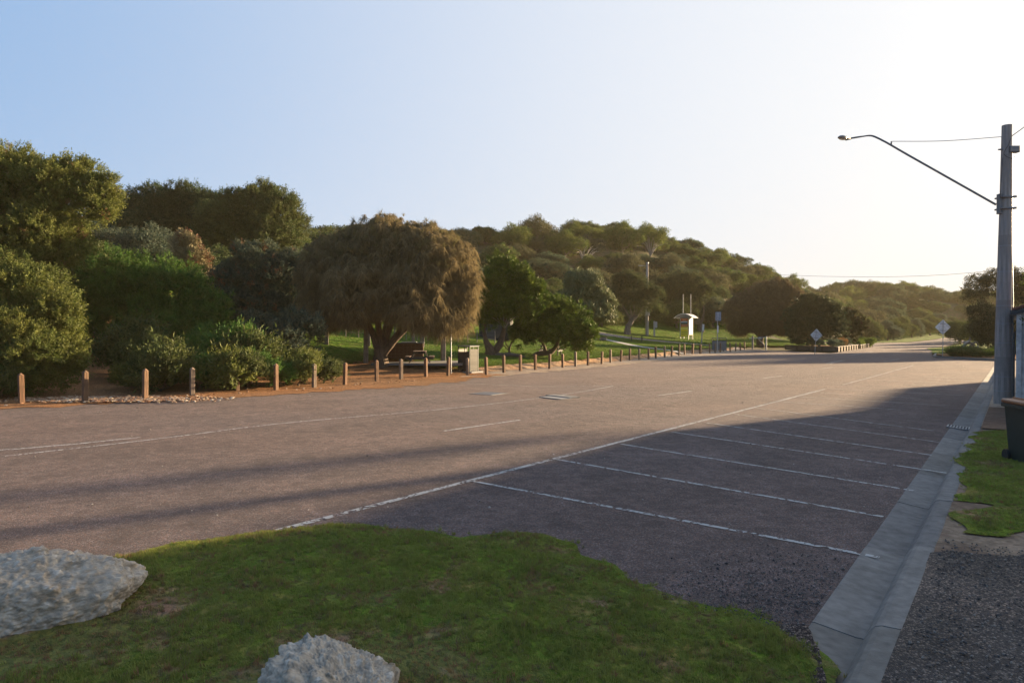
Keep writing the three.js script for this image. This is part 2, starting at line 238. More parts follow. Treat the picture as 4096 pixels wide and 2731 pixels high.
structure('road', sheet([...LEFT, ...RIGHTROAD], 0.9, (X, Z) => land(X, Z) + 0.004 - (edgeOf(X, Z) > 0.6 ? 0.05 : 0), roadTone), M.asphalt);
// mulch and leaf litter under the roadside shrubs and the round tree
structure('leaf_litter', strip(2, 38.5, (f) => [-1.6 - 0.5 * wob(f.x, f.z, 1) - (f.z > 26 && f.z < 36 ? 1.1 * ss(26, 31, f.z) * ss(36, 33, f.z) : 0), f.z > 30 ? lerp(24, 7.5, ss(30, 33, f.z)) : 24], 0.35, (X, Z, e) => land(X, Z) + 0.012 * ss(-2.4, -1, e) + 0.012 + 0.05 * ss(-0.8, 1.5, e) * (0.7 + 0.6 * fbm2(X * 0.8, Z * 0.8)) + 0.025 * Math.abs(n2(X * 3.3, Z * 3.3)) * ss(-1, 0.5, e), (X, Z) => tone(X, Z, 0.28, 0.35, 0.1)), M.litter);
structure('sandy_shoulder', strip(35.5, 96, (f) => [-1.5 + 0.5 * wob(f.x, f.z, 1) - 1.2 * ss(60, 80, f.z), 1.05], 0.3, (X, Z, e) => land(X, Z) + 0.01 + 0.012 * ss(-1.5, -0.6, e) + 0.01 * (1 + n2(X * 2.2, Z * 2.2)) * ss(-1.2, 0, e), (X, Z) => tone(X, Z, 0.22, 0.5, 0.05)), M.sand);
structure('eroded_bank', strip(36, 96, (f) => [0.9, 1.95], 0.11, (X, Z, e) => land(X, Z) + 0.02 + 0.09 * n2(X * 1.9, Z * 1.9) * ss(1.0, 1.35, e) * ss(1.95, 1.6, e) + 0.05 * n2(X * 5, Z * 5) * ss(1, 1.3, e) * ss(1.95, 1.7, e), (X, Z) => tone(X, Z, 0.3, 0.9, 0.1).map((v, i) => v * [0.85, 0.72, 0.6][i])), M.sand);
const lawnTone = (X, Z) => tone(X, Z, 0.2, 0.22, 0.12);
structure('lawn', strip(37.4, 118, (f) => [1.72 + 0.18 * wob(f.x, f.z, 1), 22], 0.6, (X, Z, e) => land(X, Z) + 0.05 * ss(1.7, 2.1, e) + 0.012 + 0.02 * n2(X * 1.3, Z * 1.3), lawnTone), M.lawn);
structure('lawn', strip(31.5, 37.6, (f) => [6.6 + 0.4 * wob(f.x, f.z, 1), 24], 0.6, (X, Z, e) => land(X, Z) + 0.10 * ss(6.6, 7.4, e) + 0.02 * n2(X * 1.3, Z * 1.3), lawnTone), M.lawn);
ribbon([[2, 86], [12.5, 92.5], [19, 94.8], [25.5, 94.6], [30, 93.2], [33.5, 91.5]], 3.0, (X, Z) => land(X, Z) + 0.085, M.gravelPath, 'gravel_path');
ribbon([[8, 87], [12.2, 84], [14.7, 77], [17.4, 73.6], [19.4, 73.2]], 1.5, (X, Z) => land(X, Z) + 0.1, M.path, 'concrete_path', 0.6);
structure('concrete_slab', new THREE.BoxGeometry(5.2, 0.12, 4.0).rotateY(-0.12).translate(-5.2, land(-6, 40.5) + 0.07, -40.4), M.concrete);
structure('grass_verge', sheet(rough([[63, 103.5], [45.2, 72.6], [52, 66], [62, 76], [80, 104], [240, 265], [210, 259], [180, 243], [162, 227.5], [121, 178], [70, 110.7]], 3, 0.3), 4, (X, Z) => land(X, Z) + 0.03, lawnTone), M.lawn);
structure('grass_verge', sheet(rough([[56, 108], [58.5, 135], [75, 149.5], [92, 158.5], [112, 182.5], [150, 231.5], [172, 251.5], [200, 267], [190, 275], [140, 245], [100, 190], [70, 158], [52, 140], [48, 112]], 3, 0.4), 4, (X, Z) => land(X, Z) + 0.06, lawnTone), M.lawn);
// ---------------------------------------------------------------- kerb, verge and footpath beside the parking bays
{
  const kerb = new THREE.Group(); kerb.name = 'kerb'; kerb.userData.kind = 'structure'; scene.add(kerb);
  const prof = [[-1.29, -0.06], [-1.29, 0.008], [-1.27, 0.012], [-0.97, -0.03], [-0.92, -0.028], [-0.87, 0.06], [-0.84, 0.092], [-0.80, 0.105], [-0.67, 0.11], [-0.655, 0.1], [-0.655, -0.06]];
  const L = 2.4, geo = (() => { const s = new THREE.Shape(prof.map(([t, y]) => new THREE.Vector2(t, y))); const g = new THREE.ExtrudeGeometry(s, { depth: L - 0.014, steps: 4, bevelEnabled: false }); const p = g.attributes.position, uv = new Float32Array(p.count * 2); for (let i = 0; i < p.count; i++) uv.set([p.getX(i) + p.getY(i), p.getZ(i)], i * 2); g.setAttribute('uv', new THREE.BufferAttribute(uv, 2)); return g.rotateY(Math.PI).scale(-1, 1, 1).rotateY(0); })();
  geo.setIndex([...Array(geo.attributes.position.count).keys()].map((k) => k - (k % 3) + [0, 2, 1][k % 3])); geo.computeVertexNormals();
  const tones = [M.concrete, M.concrete.clone(), M.concrete.clone(), M.concrete.clone()]; tones[1].color = col(0.175, 0.17, 0.165); tones[2].color = col(0.225, 0.215, 0.2); tones[3].color = col(0.19, 0.18, 0.163); tones.forEach((m, i) => { m.map = m.map.clone(); m.map.offset.set(i * 0.37, i * 0.21); m.map.needsUpdate = true; });
  for (let s = 0.65 + 0.3, i = 0; s < 69; s += L, i++) {
    const m = part(i ? 'kerb_piece_' + String(i).padStart(3, '0') : 'kerb_piece', geo, tones[(i * 7) % 4], kerb); const [x, z] = ST(s, 0);
    m.position.set(x, rr(-0.004, 0.004), -z); m.rotation.y = -AZ + rr(-0.0015, 0.0015);
  }
  M.spill = matte({ map: M.gravel.map, bumpMap: M.gravel.bumpMap, bumpScale: 0.015, vertexColors: true });
  structure('gravel_spill', sheet(rough(rough([ST(-3, -0.865), ST(-3, -3.2), ST(3.5, -2.2), ST(4.6, -2.0), ST(5.4, -1.6), ST(5.6, -1.3), ST(5.1, -1.05), ST(4.6, -0.865)].reverse(), 0.4, 0.04), 0.06, 0.025), 0.3, (X, Z) => 0.021 + 0.004 * n2(X * 2, Z * 2), (X, Z) => tone(X, Z, 0.35, 0.9, 0.06).map((v, i) => v * [1.5, 1.32, 1.22][i])), M.spill);
  const soilY = (X, Z) => 0.098 + 0.008 * fbm2(X * 0.8, Z * 0.8);
  structure('verge_soil', sheet([ST(-3, -0.66), ST(19.6, -0.66), ST(19.6, 12), ST(-3, 14)], 0.7, soilY, (X, Z) => tone(X, Z, 0.3, 0.7, 0.06).map((v, i) => v * [0.62, 0.6, 0.6][i])), M.sand);
  structure('dark_gravel', sheet([ST(-3, 9), ST(-3, -0.65), ...rough([ST(7.9, -0.65), ST(8.6, 0.3), ST(8.3, 1.2), ST(7.3, 2.1), ST(6.6, 4), ST(5, 8), ST(3, 9)], 0.25, 0.14, false)], 0.5, (X, Z) => soilY(X, Z) + 0.014, (X, Z) => { const k = tone(X, Z, 0.5, 0.9, 0.1), w = ss(0.0, 0.5, fbm2(X * 0.7 + 3, Z * 0.7)); return [k[0] * lerp(1, 1.7, w), k[1] * lerp(0.95, 1.45, w), k[2] * lerp(0.9, 1.25, w)]; }), M.gravel);
  structure('footpath', sheet([ST(19.6, -0.658), ST(68, -0.658), ST(75, 12), ST(90, 16), ST(90, 30), ST(19.6, 10)], 4, () => 0.112, (X, Z) => tone(X, Z, 0.14, 0.4, 0.03).map((v) => v * 1.15)), M.sand);
  structure('paving', sheet([ST(19.0, -0.645), ST(24.6, -0.645), ST(24.6, 1.6), ST(19.0, 1.6)], 0.8, () => 0.124, (X, Z) => tone(X, Z, 0.2, 0.8, 0.08).map((v, i) => v * [0.5, 0.42, 0.4][i])), M.sand);
  // bed on the corner
  structure('garden_bed', sheet(rough([[39.9, 63.1], [40.9, 56], [44, 58], [53, 67], [47, 73], [44.4, 71.4]], 1, 0.12), 0.8, (X, Z) => 0.16 + 0.05 * n2(X, Z), (X, Z) => tone(X, Z, 0.25, 0.5, 0.1)), M.litter);
  const rim = new THREE.CatmullRomCurve3([[45, 72.4], [42.2, 68], [39.5, 63.6], [39.3, 62.4], [39.8, 59], [40.4, 55.8]].map(([x, z]) => V(x, 0.09, z)));
  const rs = new THREE.Shape([[-0.1, -0.1], [-0.1, 0.06], [-0.06, 0.1], [0.06, 0.1], [0.1, 0.06], [0.1, -0.1]].map(([a, b]) => new THREE.Vector2(b, a)));
  structure('bed_kerb', new THREE.ExtrudeGeometry(rs, { steps: 60, extrudePath: rim }), M.concrete);
}
// ---------------------------------------------------------------- painted markings
{
  const y = 0.011, mark = (a, b, w, faint, name = 'painted_line') => ribbon([a, [(a[0] + b[0]) / 2, (a[1] + b[1]) / 2], b], w, (X, Z) => land(X, Z) + y, faint ? M.paintFaint : M.paint, name, 0.8);
  ribbon([MK(4.6, -6.98), MK(12, -6.95), MK(20, -6.9), MK(30, -6.85)], 0.11, () => y, M.paint, 'painted_line');
  ribbon([MK(33, -6.8), MK(40, -6.8), MK(56, -6.9)], 0.1, () => y, M.paintFaint, 'painted_line');
  const bays = [[-0.68, 10.58, 3.76, 6.95], [0.75, 12.41, 4.64, 8.5], [2.2, 14.12, 5.85, 9.91], [3.72, 15.79, 7.15, 11.14], [4.99, 17.4, 7.89, 12.81], [6.32, 19.26, 9.04, 14.23], [7.48, 20.94, 9.91, 16.0]];
  bays.forEach(([a, b, c, d], i) => mark([a, b + 0.03], [c, d], 0.075, i > 4));
  for (let i = 0; i < 9; i++) { const s = 23.6 + i * 2.25, k = i < 4 ? -6.85 : i % 3 ? -4.6 : -6.7; mark(MK(s, k), MK(s - 0.35, i % 2 ? -2.1 : -3.2), 0.08, true); if (i > 3) mark(MK(s + 0.5, k + 0.2), MK(s + 0.2, -2.4), 0.08, true); }
  for (const [s, l] of [[11.7, 2.7], [23.2, 2.6], [35.4, 2.5], [47, 2.6]]) mark(MK(s, -11), MK(s + l, -10.8), 0.1, false);
  for (const o of [0, 0.28]) ribbon([MK(55, -12.2 - o), MK(59, -12.6 - o), MK(63, -12.7 - o)], 0.09, (X, Z) => land(X, Z) + y, M.paint, 'painted_line', 0.7);
  for (const o of [0, 0.3]) mark(MK(78, -15.2 - o), MK(92, -15.6 - o), 0.1, false);
  for (let i = 0; i < 9; i++) mark(MK(104 + i * 14, -16.4), MK(108 + i * 14, -16.5), 0.13, false);
  ribbon([[-9.49, 12.65], [-7.6, 14.9], [-5.98, 17.2], [-2.27, 20.4], [0.98, 24.1], [3.2, 27.5], [4.4, 29.6]], 0.1, () => y, M.paintFaint, 'painted_line');
  ribbon([[-12, 12.6], [-9.6, 13.6], [-8.2, 15.0]], 0.13, () => y, M.paintFaint, 'painted_line');
  ribbon([[-2.4, 31.3], [1.5, 29.3], [4.4, 29.7]], 0.08, () => y, M.paintFaint, 'painted_line');
  for (const [a, b] of [[[30, 55], [34, 60]], [[27, 50], [31, 52]], [[33, 62.5], [37.5, 61]], [[31, 78], [36.5, 77]]]) mark(a, b, 0.12, true);
}

// ---------------------------------------------------------------- foliage
const up = new THREE.Vector3(0, 1, 0);
function rndDir(r) { const z = r() * 2 - 1, a = r() * Math.PI * 2, q = Math.sqrt(1 - z * z); return new THREE.Vector3(q * Math.cos(a), z, q * Math.sin(a)); }
class Leaves {
  constructor() { this.p = []; this.i = []; }
  leaf(b, d, len, w, r, bend = 0.15) {                                // a folded lozenge
    const s = new THREE.Vector3().crossVectors(d, rndDir(r)).normalize(), n = new THREE.Vector3().crossVectors(s, d), k = this.p.length / 3, m = b.clone().addScaledVector(d, len * 0.45), t = b.clone().addScaledVector(d, len).addScaledVector(n, -len * bend);
    for (const q of [b, m.clone().addScaledVector(s, w / 2).addScaledVector(n, w * 0.15), t, m.clone().addScaledVector(s, -w / 2).addScaledVector(n, w * 0.15)]) this.p.push(q.x, q.y, q.z);
    this.i.push(k, k + 1, k + 2, k, k + 2, k + 3);
  }
  strap(pts, w, r) {                                                  // a narrow curved blade that ends in a point
    const d = pts[pts.length - 1].clone().sub(pts[0]), s = new THREE.Vector3().crossVectors(d, rndDir(r)).normalize(), k = this.p.length / 3, n = pts.length;
    pts.forEach((q, j) => { const ww = w * (1 - 0.8 * (j / (n - 1)) ** 2) / 2; this.p.push(q.x + s.x * ww, q.y + s.y * ww, q.z + s.z * ww, q.x - s.x * ww, q.y - s.y * ww, q.z - s.z * ww); });
    for (let j = 0; j < n - 1; j++) { const a = k + j * 2; this.i.push(a, a + 1, a + 2, a + 2, a + 1, a + 3); }
  }
  geo() { const g = new THREE.BufferGeometry(); g.setAttribute('position', new THREE.Float32BufferAttribute(this.p, 3)); g.setIndex(this.i); g.computeVertexNormals(); return g; }
}
const coneDir = (r, spread) => { const a = r() * Math.PI * 2, q = r() * spread; return new THREE.Vector3(Math.sin(q) * Math.cos(a), Math.cos(q), Math.sin(q) * Math.sin(a)); };
const SPRIG = {};
{
  const r = rngOf(301); let L = new Leaves();
  for (let i = 0; i < 7; i++) { const d = coneDir(r, 1.15), len = rr(0.55, 1, r); for (let j = 0; j < 8; j++) { const b = d.clone().multiplyScalar(len * (0.15 + 0.85 * j / 7)); L.leaf(b, d.clone().multiplyScalar(0.7).add(rndDir(r)).normalize(), rr(0.16, 0.25, r), rr(0.07, 0.1, r), r); } }
  SPRIG.tea = L.geo(); L = new Leaves();
  for (let i = 0; i < 26; i++) { const d = coneDir(r, 1.5); const b = new THREE.Vector3(0, rr(0, 0.5, r), 0).addScaledVector(d, 0.08); L.leaf(b, d.clone().add(new THREE.Vector3(0, 0.25, 0)).normalize(), rr(0.4, 0.62, r), rr(0.085, 0.12, r), r, 0.25); }
  SPRIG.wattle = L.geo(); L = new Leaves();
  for (let i = 0; i < 24; i++) { const b = coneDir(r, 1.5).multiplyScalar(rr(0.2, 0.75, r)); const d = new THREE.Vector3(0, -1, 0).addScaledVector(rndDir(r), 0.75).normalize(); L.leaf(b, d, rr(0.32, 0.5, r), rr(0.07, 0.11, r), r, 0.2); }
  SPRIG.gum = L.geo(); L = new Leaves();
  for (let i = 0; i < 34; i++) { const d = coneDir(r, 1.5), len = rr(0.55, 1, r), g = rr(0.35, 0.95, r), pts = []; for (let j = 0; j < 4; j++) { const t = j / 3; pts.push(d.clone().multiplyScalar(len * 0.62 * t).add(new THREE.Vector3(0, 0.1 * t - g * t * t, 0))); } L.strap(pts, rr(0.022, 0.034, r), r); }
  SPRIG.drape = L.geo(); L = new Leaves();
  for (let i = 0; i < 30; i++) { const d = coneDir(r, 1.0), len = rr(0.6, 1, r), pts = []; for (let j = 0; j < 3; j++) { const t = j / 2; pts.push(d.clone().multiplyScalar(len * t).add(new THREE.Vector3(0, -0.12 * t * t, 0))); } L.strap(pts, rr(0.025, 0.04, r), r); }
  SPRIG.needle = L.geo(); L = new Leaves();
  for (let i = 0; i < 30; i++) { const d = coneDir(r, 1.7), b = d.clone().multiplyScalar(rr(0.25, 0.8, r)); L.leaf(b, d.clone().add(rndDir(r)).normalize(), rr(0.2, 0.36, r), rr(0.1, 0.17, r), r); }
  SPRIG.clump = L.geo(); L = new Leaves();
  for (let i = 0; i < 22; i++) { const d = coneDir(r, 0.75), len = rr(0.6, 1, r), pts = []; for (let j = 0; j < 4; j++) { const t = j / 3; pts.push(new THREE.Vector3(d.x * len * t * (1 + 0.5 * t), d.y * len * t - 0.22 * t * t, d.z * len * t * (1 + 0.5 * t))); } L.strap(pts, rr(0.025, 0.045, r), r); }
  SPRIG.strap = L.geo(); L = new Leaves();
  for (let i = 0; i < 11; i++) { const a = r() * 6.28, q = rr(0, 0.4, r), o = new THREE.Vector3(Math.cos(a) * q, 0, Math.sin(a) * q), d = coneDir(r, 0.95), len = rr(0.45, 1, r), pts = []; for (let j = 0; j < 3; j++) { const t = j / 2; pts.push(o.clone().addScaledVector(d, len * t).add(new THREE.Vector3(0, -0.2 * t * t, 0))); } L.strap(pts, rr(0.07, 0.11, r), r); }
  SPRIG.turf = L.geo();
}
// the sprigs of a crown, spread over lobes [x, y, depth, radius]; one InstancedMesh part
function crown(parent, lobes, o) {
  const r = rngOf(o.seed ?? 1), items = [], q = new THREE.Quaternion(), q2 = new THREE.Quaternion(), m = new THREE.Matrix4();
  lobes.forEach(([x, y, z, rad], li) => {
    const n = Math.round(o.density * 12.6 * rad * rad), sq = o.squash ?? 0.92, K = o.clumps ?? Math.round(clamp(7 + rad * 5, 7, 22)), subs = [];
    for (let i = 0; i < K; i++) { const d = rndDir(r); if (d.y < -0.55) d.y *= -0.5; d.normalize(); subs.push([d.clone().multiplyScalar(rad * rr(0.55, 0.8, r)), rad * rr(0.26, 0.46, r), r()]); }
    for (let i = 0; i < n; i++) {
      const u = r(), sub = subs[Math.floor(r() * K)], lt = sub[2], d = rndDir(r), p = new THREE.Vector3();
      if (o.smooth && u > 0.22) { const k = rad * (1 + 0.1 * n3(d.x * 2.1 + li * 7, d.y * 2.1, d.z * 2.1) + 0.07 * n3(d.x * 5, d.y * 5 + li, d.z * 5)) * rr(0.8, 1.02, r); p.set(x + d.x * k, y + d.y * k * sq, -z + d.z * k); }
      else if (u < 0.22) { const k = rad * rr(0.4, 0.78, r); p.set(x + d.x * k, y + d.y * k * sq, -z + d.z * k); }
      else { const k = sub[1] * (u > (o.stray ?? 0.96) ? rr(1.05, 1.45, r) : rr(0.7, 1.03, r)); d.y = Math.abs(d.y) * (r() < 0.75 ? 1 : -1); p.set(x + sub[0].x + d.x * k, y + (sub[0].y + d.y * k) * sq, -z + sub[0].z + d.z * k); }
      if (p.y < (o.floor ?? 0.1)) continue;
      let hid = false; for (let j = 0; j < lobes.length && !hid; j++) if (j !== li) { const b = lobes[j]; hid = Math.hypot(p.x - b[0], (p.y - b[1]) / sq, p.z + b[2]) < b[3] * 0.5; }
      if (hid) continue;
      const s = o.size * rr(0.7, 1.25, r) * (u < 0.2 ? 1.35 : 1);
      if (o.hang) q.setFromAxisAngle(up, r() * 6.283); else { q.setFromUnitVectors(up, d.multiplyScalar(o.out ?? 0.9).addScaledVector(up, o.lift ?? 0.5).addScaledVector(rndDir(r), 0.55).normalize()); q.multiply(q2.setFromAxisAngle(up, r() * 6.283)); }
      m.compose(p, q, new THREE.Vector3(s, s * (o.long ? rr(0.8, o.long, r) : 1), s));
      const t = clamp(0.5 * r() + 0.5 * lt + 0.35 * n3(p.x * 0.8, p.y * 0.8, p.z * 0.8), 0, 1), k2 = rr(0.82, 1.18, r), dry = o.dry && r() < o.dry[0] ? o.dry[1] : null;
      const c = dry ?? [0, 1, 2].map((j) => lerp(o.a[j], o.b[j], t)); items.push([m.clone(), c.map((v) => v * k2)]);
    }
  });
  const im = new THREE.InstancedMesh(o.geo, o.mat ?? M.leaf, items.length); im.name = o.name ?? 'crown'; im.userData.kind = 'stuff'; im.castShadow = im.receiveShadow = true; const c = new THREE.Color();
  items.forEach(([mm, k], i) => { im.setMatrixAt(i, mm); im.setColorAt(i, c.setRGB(...k)); });
  parent.add(im); return im;
}
// trunk that forks toward the lobes
function limbs(parent, lobes, rad, fork, mat, seed, { name = 'trunk', lean = [0, 0], reach = 0.75, sides = 8 } = {}) {
  const r = rngOf(seed), g = [], f = new THREE.Vector3(lean[0], fork, -lean[1]);
  g.push(tube([new THREE.Vector3(0, -0.25, 0), new THREE.Vector3(lean[0] * 0.3 + rr(-0.1, 0.1, r), fork * 0.5, -lean[1] * 0.4), f], [rad * 1.35, rad, rad * 0.8], sides, 0.25));
  for (const [x, y, z, R0] of lobes) { const e = new THREE.Vector3(x, y, -z), a = f.clone().lerp(e, reach); if (a.y < fork * 0.8) continue; const b = f.clone().lerp(a, 0.45).add(new THREE.Vector3(rr(-0.3, 0.3, r), -0.25 * R0 + rr(0, 0.4, r), rr(-0.3, 0.3, r))); g.push(tube([f.clone().setY(f.y - rad * 0.4), b, a], [rad * 0.55, rad * 0.36, rad * 0.14], 6, 0.2)); }
  return part(name, g, mat, parent);
}
const at = (X, Z, dy = 0) => [X, land(X, Z) + dy, Z];
const G = {                                                           // leaf colours, dark and light of each kind
  tea: { a: [0.045, 0.070, 0.020], b: [0.098, 0.115, 0.030] }, gold: { a: [0.074, 0.102, 0.021], b: [0.145, 0.158, 0.032] }, dark: { a: [0.026, 0.052, 0.020], b: [0.052, 0.082, 0.026] },
  grey: { a: [0.046, 0.070, 0.050], b: [0.082, 0.108, 0.070] }, sheoak: { a: [0.14, 0.112, 0.058], b: [0.25, 0.195, 0.096] }, green: { a: [0.068, 0.128, 0.018], b: [0.155, 0.21, 0.028] }, gum: { a: [0.12, 0.15, 0.07], b: [0.23, 0.245, 0.11] }, vine: { a: [0.046, 0.108, 0.018], b: [0.09, 0.175, 0.026] },
};

// hillside scrub: a few kinds, each tree a copy with its own place, turn and size
{
  const kinds = [], r = rngOf(77);
  const label = ['dome of dark olive scrub on the dune hillside', 'flat-topped grey-green scrub tree on the dune hillside', 'bright olive scrub tree with lumpy crown on the dune hillside', 'low spreading wind-shaped scrub on the dune hillside', 'yellow-green leafy scrub tree on the dune hillside', 'open brownish scrub tree with bare limbs showing on the dune hillside', 'small round blue-green bush on the dune hillside'];
  const hues = [{ a: [0.036, 0.066, 0.02], b: [0.08, 0.105, 0.028] }, { a: [0.046, 0.072, 0.042], b: [0.082, 0.11, 0.06] }, { a: [0.05, 0.086, 0.022], b: [0.11, 0.142, 0.034] }, { a: [0.042, 0.07, 0.026], b: [0.086, 0.11, 0.034] }, { a: [0.068, 0.105, 0.022], b: [0.14, 0.168, 0.036] }, { a: [0.07, 0.075, 0.036], b: [0.112, 0.112, 0.052] }, { a: [0.04, 0.072, 0.04], b: [0.075, 0.11, 0.058] }];
  for (let k = 0; k < 7; k++) {
    const o = new THREE.Group(); o.name = 'hillside_tree'; tag(o, label[k], 'tree', 'scrub trees covering the dune hillside');
    const lobes = [], n = 6 + k % 2 * 2; for (let i = 0; i < n; i++) { const a = i / n * 6.283 + r(), q = i ? rr(1.3, 2.5, r) * (k === 3 ? 1.35 : 1) : 0; lobes.push([Math.cos(a) * q, (k === 3 ? 1.5 : 2.3) + (i ? rr(-0.5, 0.5, r) : 0.9), Math.sin(a) * q, rr(1.2, 1.9, r)]); }
    limbs(o, lobes.slice(0, 5), k === 5 ? 0.18 : 0.16, 1.0, M.barkGrey, 500 + k, { sides: 6 });
    crown(o, lobes, { geo: k === 1 ? SPRIG.needle : SPRIG.clump, size: k === 1 ? 0.62 : 0.6, density: k === 5 ? 1.9 : 3.4, seed: 40 + k, squash: k === 4 ? 1.05 : 0.75, floor: 0.2, ...hues[k], mat: M.leaf, dry: [0.03, [0.11, 0.085, 0.05]] });
    kinds.push(o);
  }
  const put = [], tryPut = (X, Z, gap, sc) => { for (const p of put) if ((p[0] - X) ** 2 + (p[1] - Z) ** 2 < (gap + p[2]) ** 2 * 0.25) return; put.push([X, Z, gap, sc]); };
  for (let i = 0; i < 9000; i++) {                                    // the near ridge, its visible slope and a little beyond its crest
    const t = r() * (RIDGE.length - 1), j = Math.min(RIDGE.length - 2, Math.floor(t)), A = RIDGE[j], B = RIDGE[j + 1], x = lerp(A[0], B[0], t - j), z = lerp(A[1], B[1], t - j), dx = B[0] - A[0], dz = B[1] - A[1], L = Math.hypot(dx, dz), q = rr(-42, 9, r), X = x - dz / L * q, Z = z + dx / L * q, e = edgeOf(X, Z);
    if (e < 23 || Z < 48 || hillOf(X, Z, e) < 0.8 || Math.abs(X / Z) > 0.83) continue;
    const b = rr(0.62, 1.4, r); tryPut(X, Z, (Z < 90 ? 4.6 : 5.4) * (0.55 + 0.45 * b), b * (Z < 90 ? 0.9 : 1.05));
  }
  const first = put.length;
  for (let i = 0; i < 16000 && put.length < first + 128; i++) {         // the far hill
    const X = rr(75, 300, r), Z = rr(190, 375, r), e = edgeOf(X, Z); if (e < 9 || X / Z < 0.42 || X / Z > 0.76) continue;
    tryPut(X, Z, 8.0, rr(1.55, 2.1, r));
  }
  console.log('hillside trees', first, put.length);
  put.slice(0, 295).forEach(([X, Z, , s], i) => { const k0 = Math.floor(r() * 7), k = X / Z < -0.18 ? [0, 2, 3, 0, 2, 3, 0][k0] : k0, src = kinds[k], c = src.clone(); c.name = numbered('hillside_tree'); c.position.set(X, land(X, Z) - 0.35 * s, -Z); c.rotation.y = r() * 6.283; c.scale.set(s * rr(0.9, 1.15, r), s * rr(0.68, 1.05, r), s * rr(0.9, 1.15, r)); c.userData = { ...src.userData, label: src.userData.label.replace('the dune hillside', Z > 185 && X > 70 ? 'the far hill beyond the road bend' : X / Z < -0.25 ? 'the slope above the creeper mound' : X / Z < 0 ? 'the slope above the round sheoak' : X / Z < 0.17 ? 'the dune hillside above the gum tree' : 'the dune hillside above the light pole') }; scene.add(c); });
}
// single trees and shrubs
function tree(name, label, X, Z, lobes, o, trunk, category = 'tree', group) {
  const t = thing(name, label, category, at(X, Z), 0, group);
  if (trunk) limbs(t, trunk.to ?? lobes, trunk.r, trunk.fork, trunk.mat ?? M.bark, trunk.seed ?? 9, trunk);
  crown(t, lobes, o); return t;
}
tree('coastal_tree', 'tall coastal tree with sunlit gold-green crown and dark trunks above the roadside bush', -22.06, 31, [[0, 8.04, 0, 2.21], [-2.38, 8.44, 1, 2.47], [1.97, 7.74, .3, 1.74], [1.28, 5.87, -.6, 1.82], [-.79, 5.87, -1, 2.17], [.89, 4.64, -1, 1.23], [3.12, 7.65, .2, .83], [-2.97, 5.67, 0, 2.37], [3.2, 8.54, .6, .67], [1.78, 9.03, 1, .99], [-1.19, 9.03, 1.2, 1.38]], { geo: SPRIG.tea, size: 0.42, density: 20, seed: 3, stray: 0.92, ...G.gold, dry: [0.03, [0.17, 0.11, 0.05]] }, { r: 0.24, fork: 2.2 });
tree('roadside_bush', 'tall rounded gold-green bush against the timber bollards', -17.51, 24.6, [[-.08, 3.26, .6, 1.57], [-1.57, 3.42, .8, 1.73], [0, 1.69, 0, 1.8], [1.1, 1.06, -.2, .97], [-1.41, 1.22, 0, 1.73], [.79, 2.79, .4, .97], [0, .6, -.4, 1.1], [-1.57, .6, -.4, 1.1]], { geo: SPRIG.tea, size: 0.36, density: 34, seed: 4, ...G.gold }, { r: 0.14, fork: 0.8 }, 'bush');
tree('creeper_mound', 'huge bright green creeper-covered shrub mound behind the bollards', -19.49, 37, [[-1.42, 3.59, 0, 2.24], [.94, 2.88, -.4, 2.36], [-.47, 1.7, -.8, 2.95], [2.48, 1.58, -.3, 2.01], [-2.6, 2.17, .3, 2.01], [1.89, .5, -.9, 2.5], [-1.89, .5, -.5, 2.5], [3.54, .5, 0, 1.53]], { geo: SPRIG.tea, size: 0.36, density: 20, seed: 5, ...G.vine, lift: 0.2, out: 1.2 }, { r: 0.15, fork: 0.6 }, 'shrub');
tree('young_gum', 'slender young gum with pale yellow hanging leaves behind the green mound', -20.88, 44, [[-.19, 4.13, 0, .84], [-.9, 2.73, .2, .84], [.51, 3.29, -.2, .95], [.93, 2.31, 0, .7], [-.19, 1.89, .2, 1.12], [-.33, 4.84, 0, .39]], { geo: SPRIG.gum, size: 0.5, density: 16, seed: 6, a: [0.17, 0.15, 0.075], b: [0.27, 0.23, 0.12], dry: [0.12, [0.2, 0.09, 0.05]], mat: M.gloss }, { r: 0.08, fork: 1.2, mat: M.barkGrey });
tree('dark_tree', 'broad dark tree crown on the slope behind the creeper mound', -34.53, 64, [[-1.23, 3.45, 0, 3.27], [2.45, 4.06, 1, 3.27], [-3.27, 2.43, 0, 2.37], [5.31, 3.86, .5, 2.53], [.82, 1.82, -1, 3.27], [4.9, 1.82, -.5, 2.86], [-3.67, .8, -1, 2.04], [4.0, 5.0, .2, 2.5], [6.6, 4.4, -.4, 2.5], [1.0, 4.6, .5, 2.6]], { geo: SPRIG.tea, size: 0.6, density: 11, seed: 7, ...G.dark }, { r: 0.25, fork: 1 });
tree('tall_tree', 'tall dark tree with sunlit golden shoulder on the slope behind the sheoak', -22.04, 60, [[-1.15, 6.86, 0, 2.68], [1.53, 6.67, 0, 2.22], [-2.3, 4.95, -1, 2.68], [.76, 4.18, -1, 2.76], [2.49, 5.9, .6, 1.45], [0, 8.01, .4, 1.61], [-3.83, 5.71, 0, 1.91]], { geo: SPRIG.tea, size: 0.6, density: 11, seed: 8, ...G.tea }, { r: 0.3, fork: 2 });
tree('grey_shrub', 'tall grey-green shrub between the creeper mound and the round sheoak', -15.43, 42, [[-.27, 4.78, 0, 1.61], [1.07, 3.71, 0, 1.88], [-1.07, 2.9, -1, 1.88], [.54, 1.56, -1, 2.14], [2.14, 4.51, .5, 1.34], [-1.87, 3.98, 0, 1.21]], { geo: SPRIG.tea, size: 0.42, density: 15, seed: 9, ...G.grey, dry: [0.05, [0.16, 0.09, 0.05]] }, { r: 0.14, fork: 0.8 }, 'shrub');
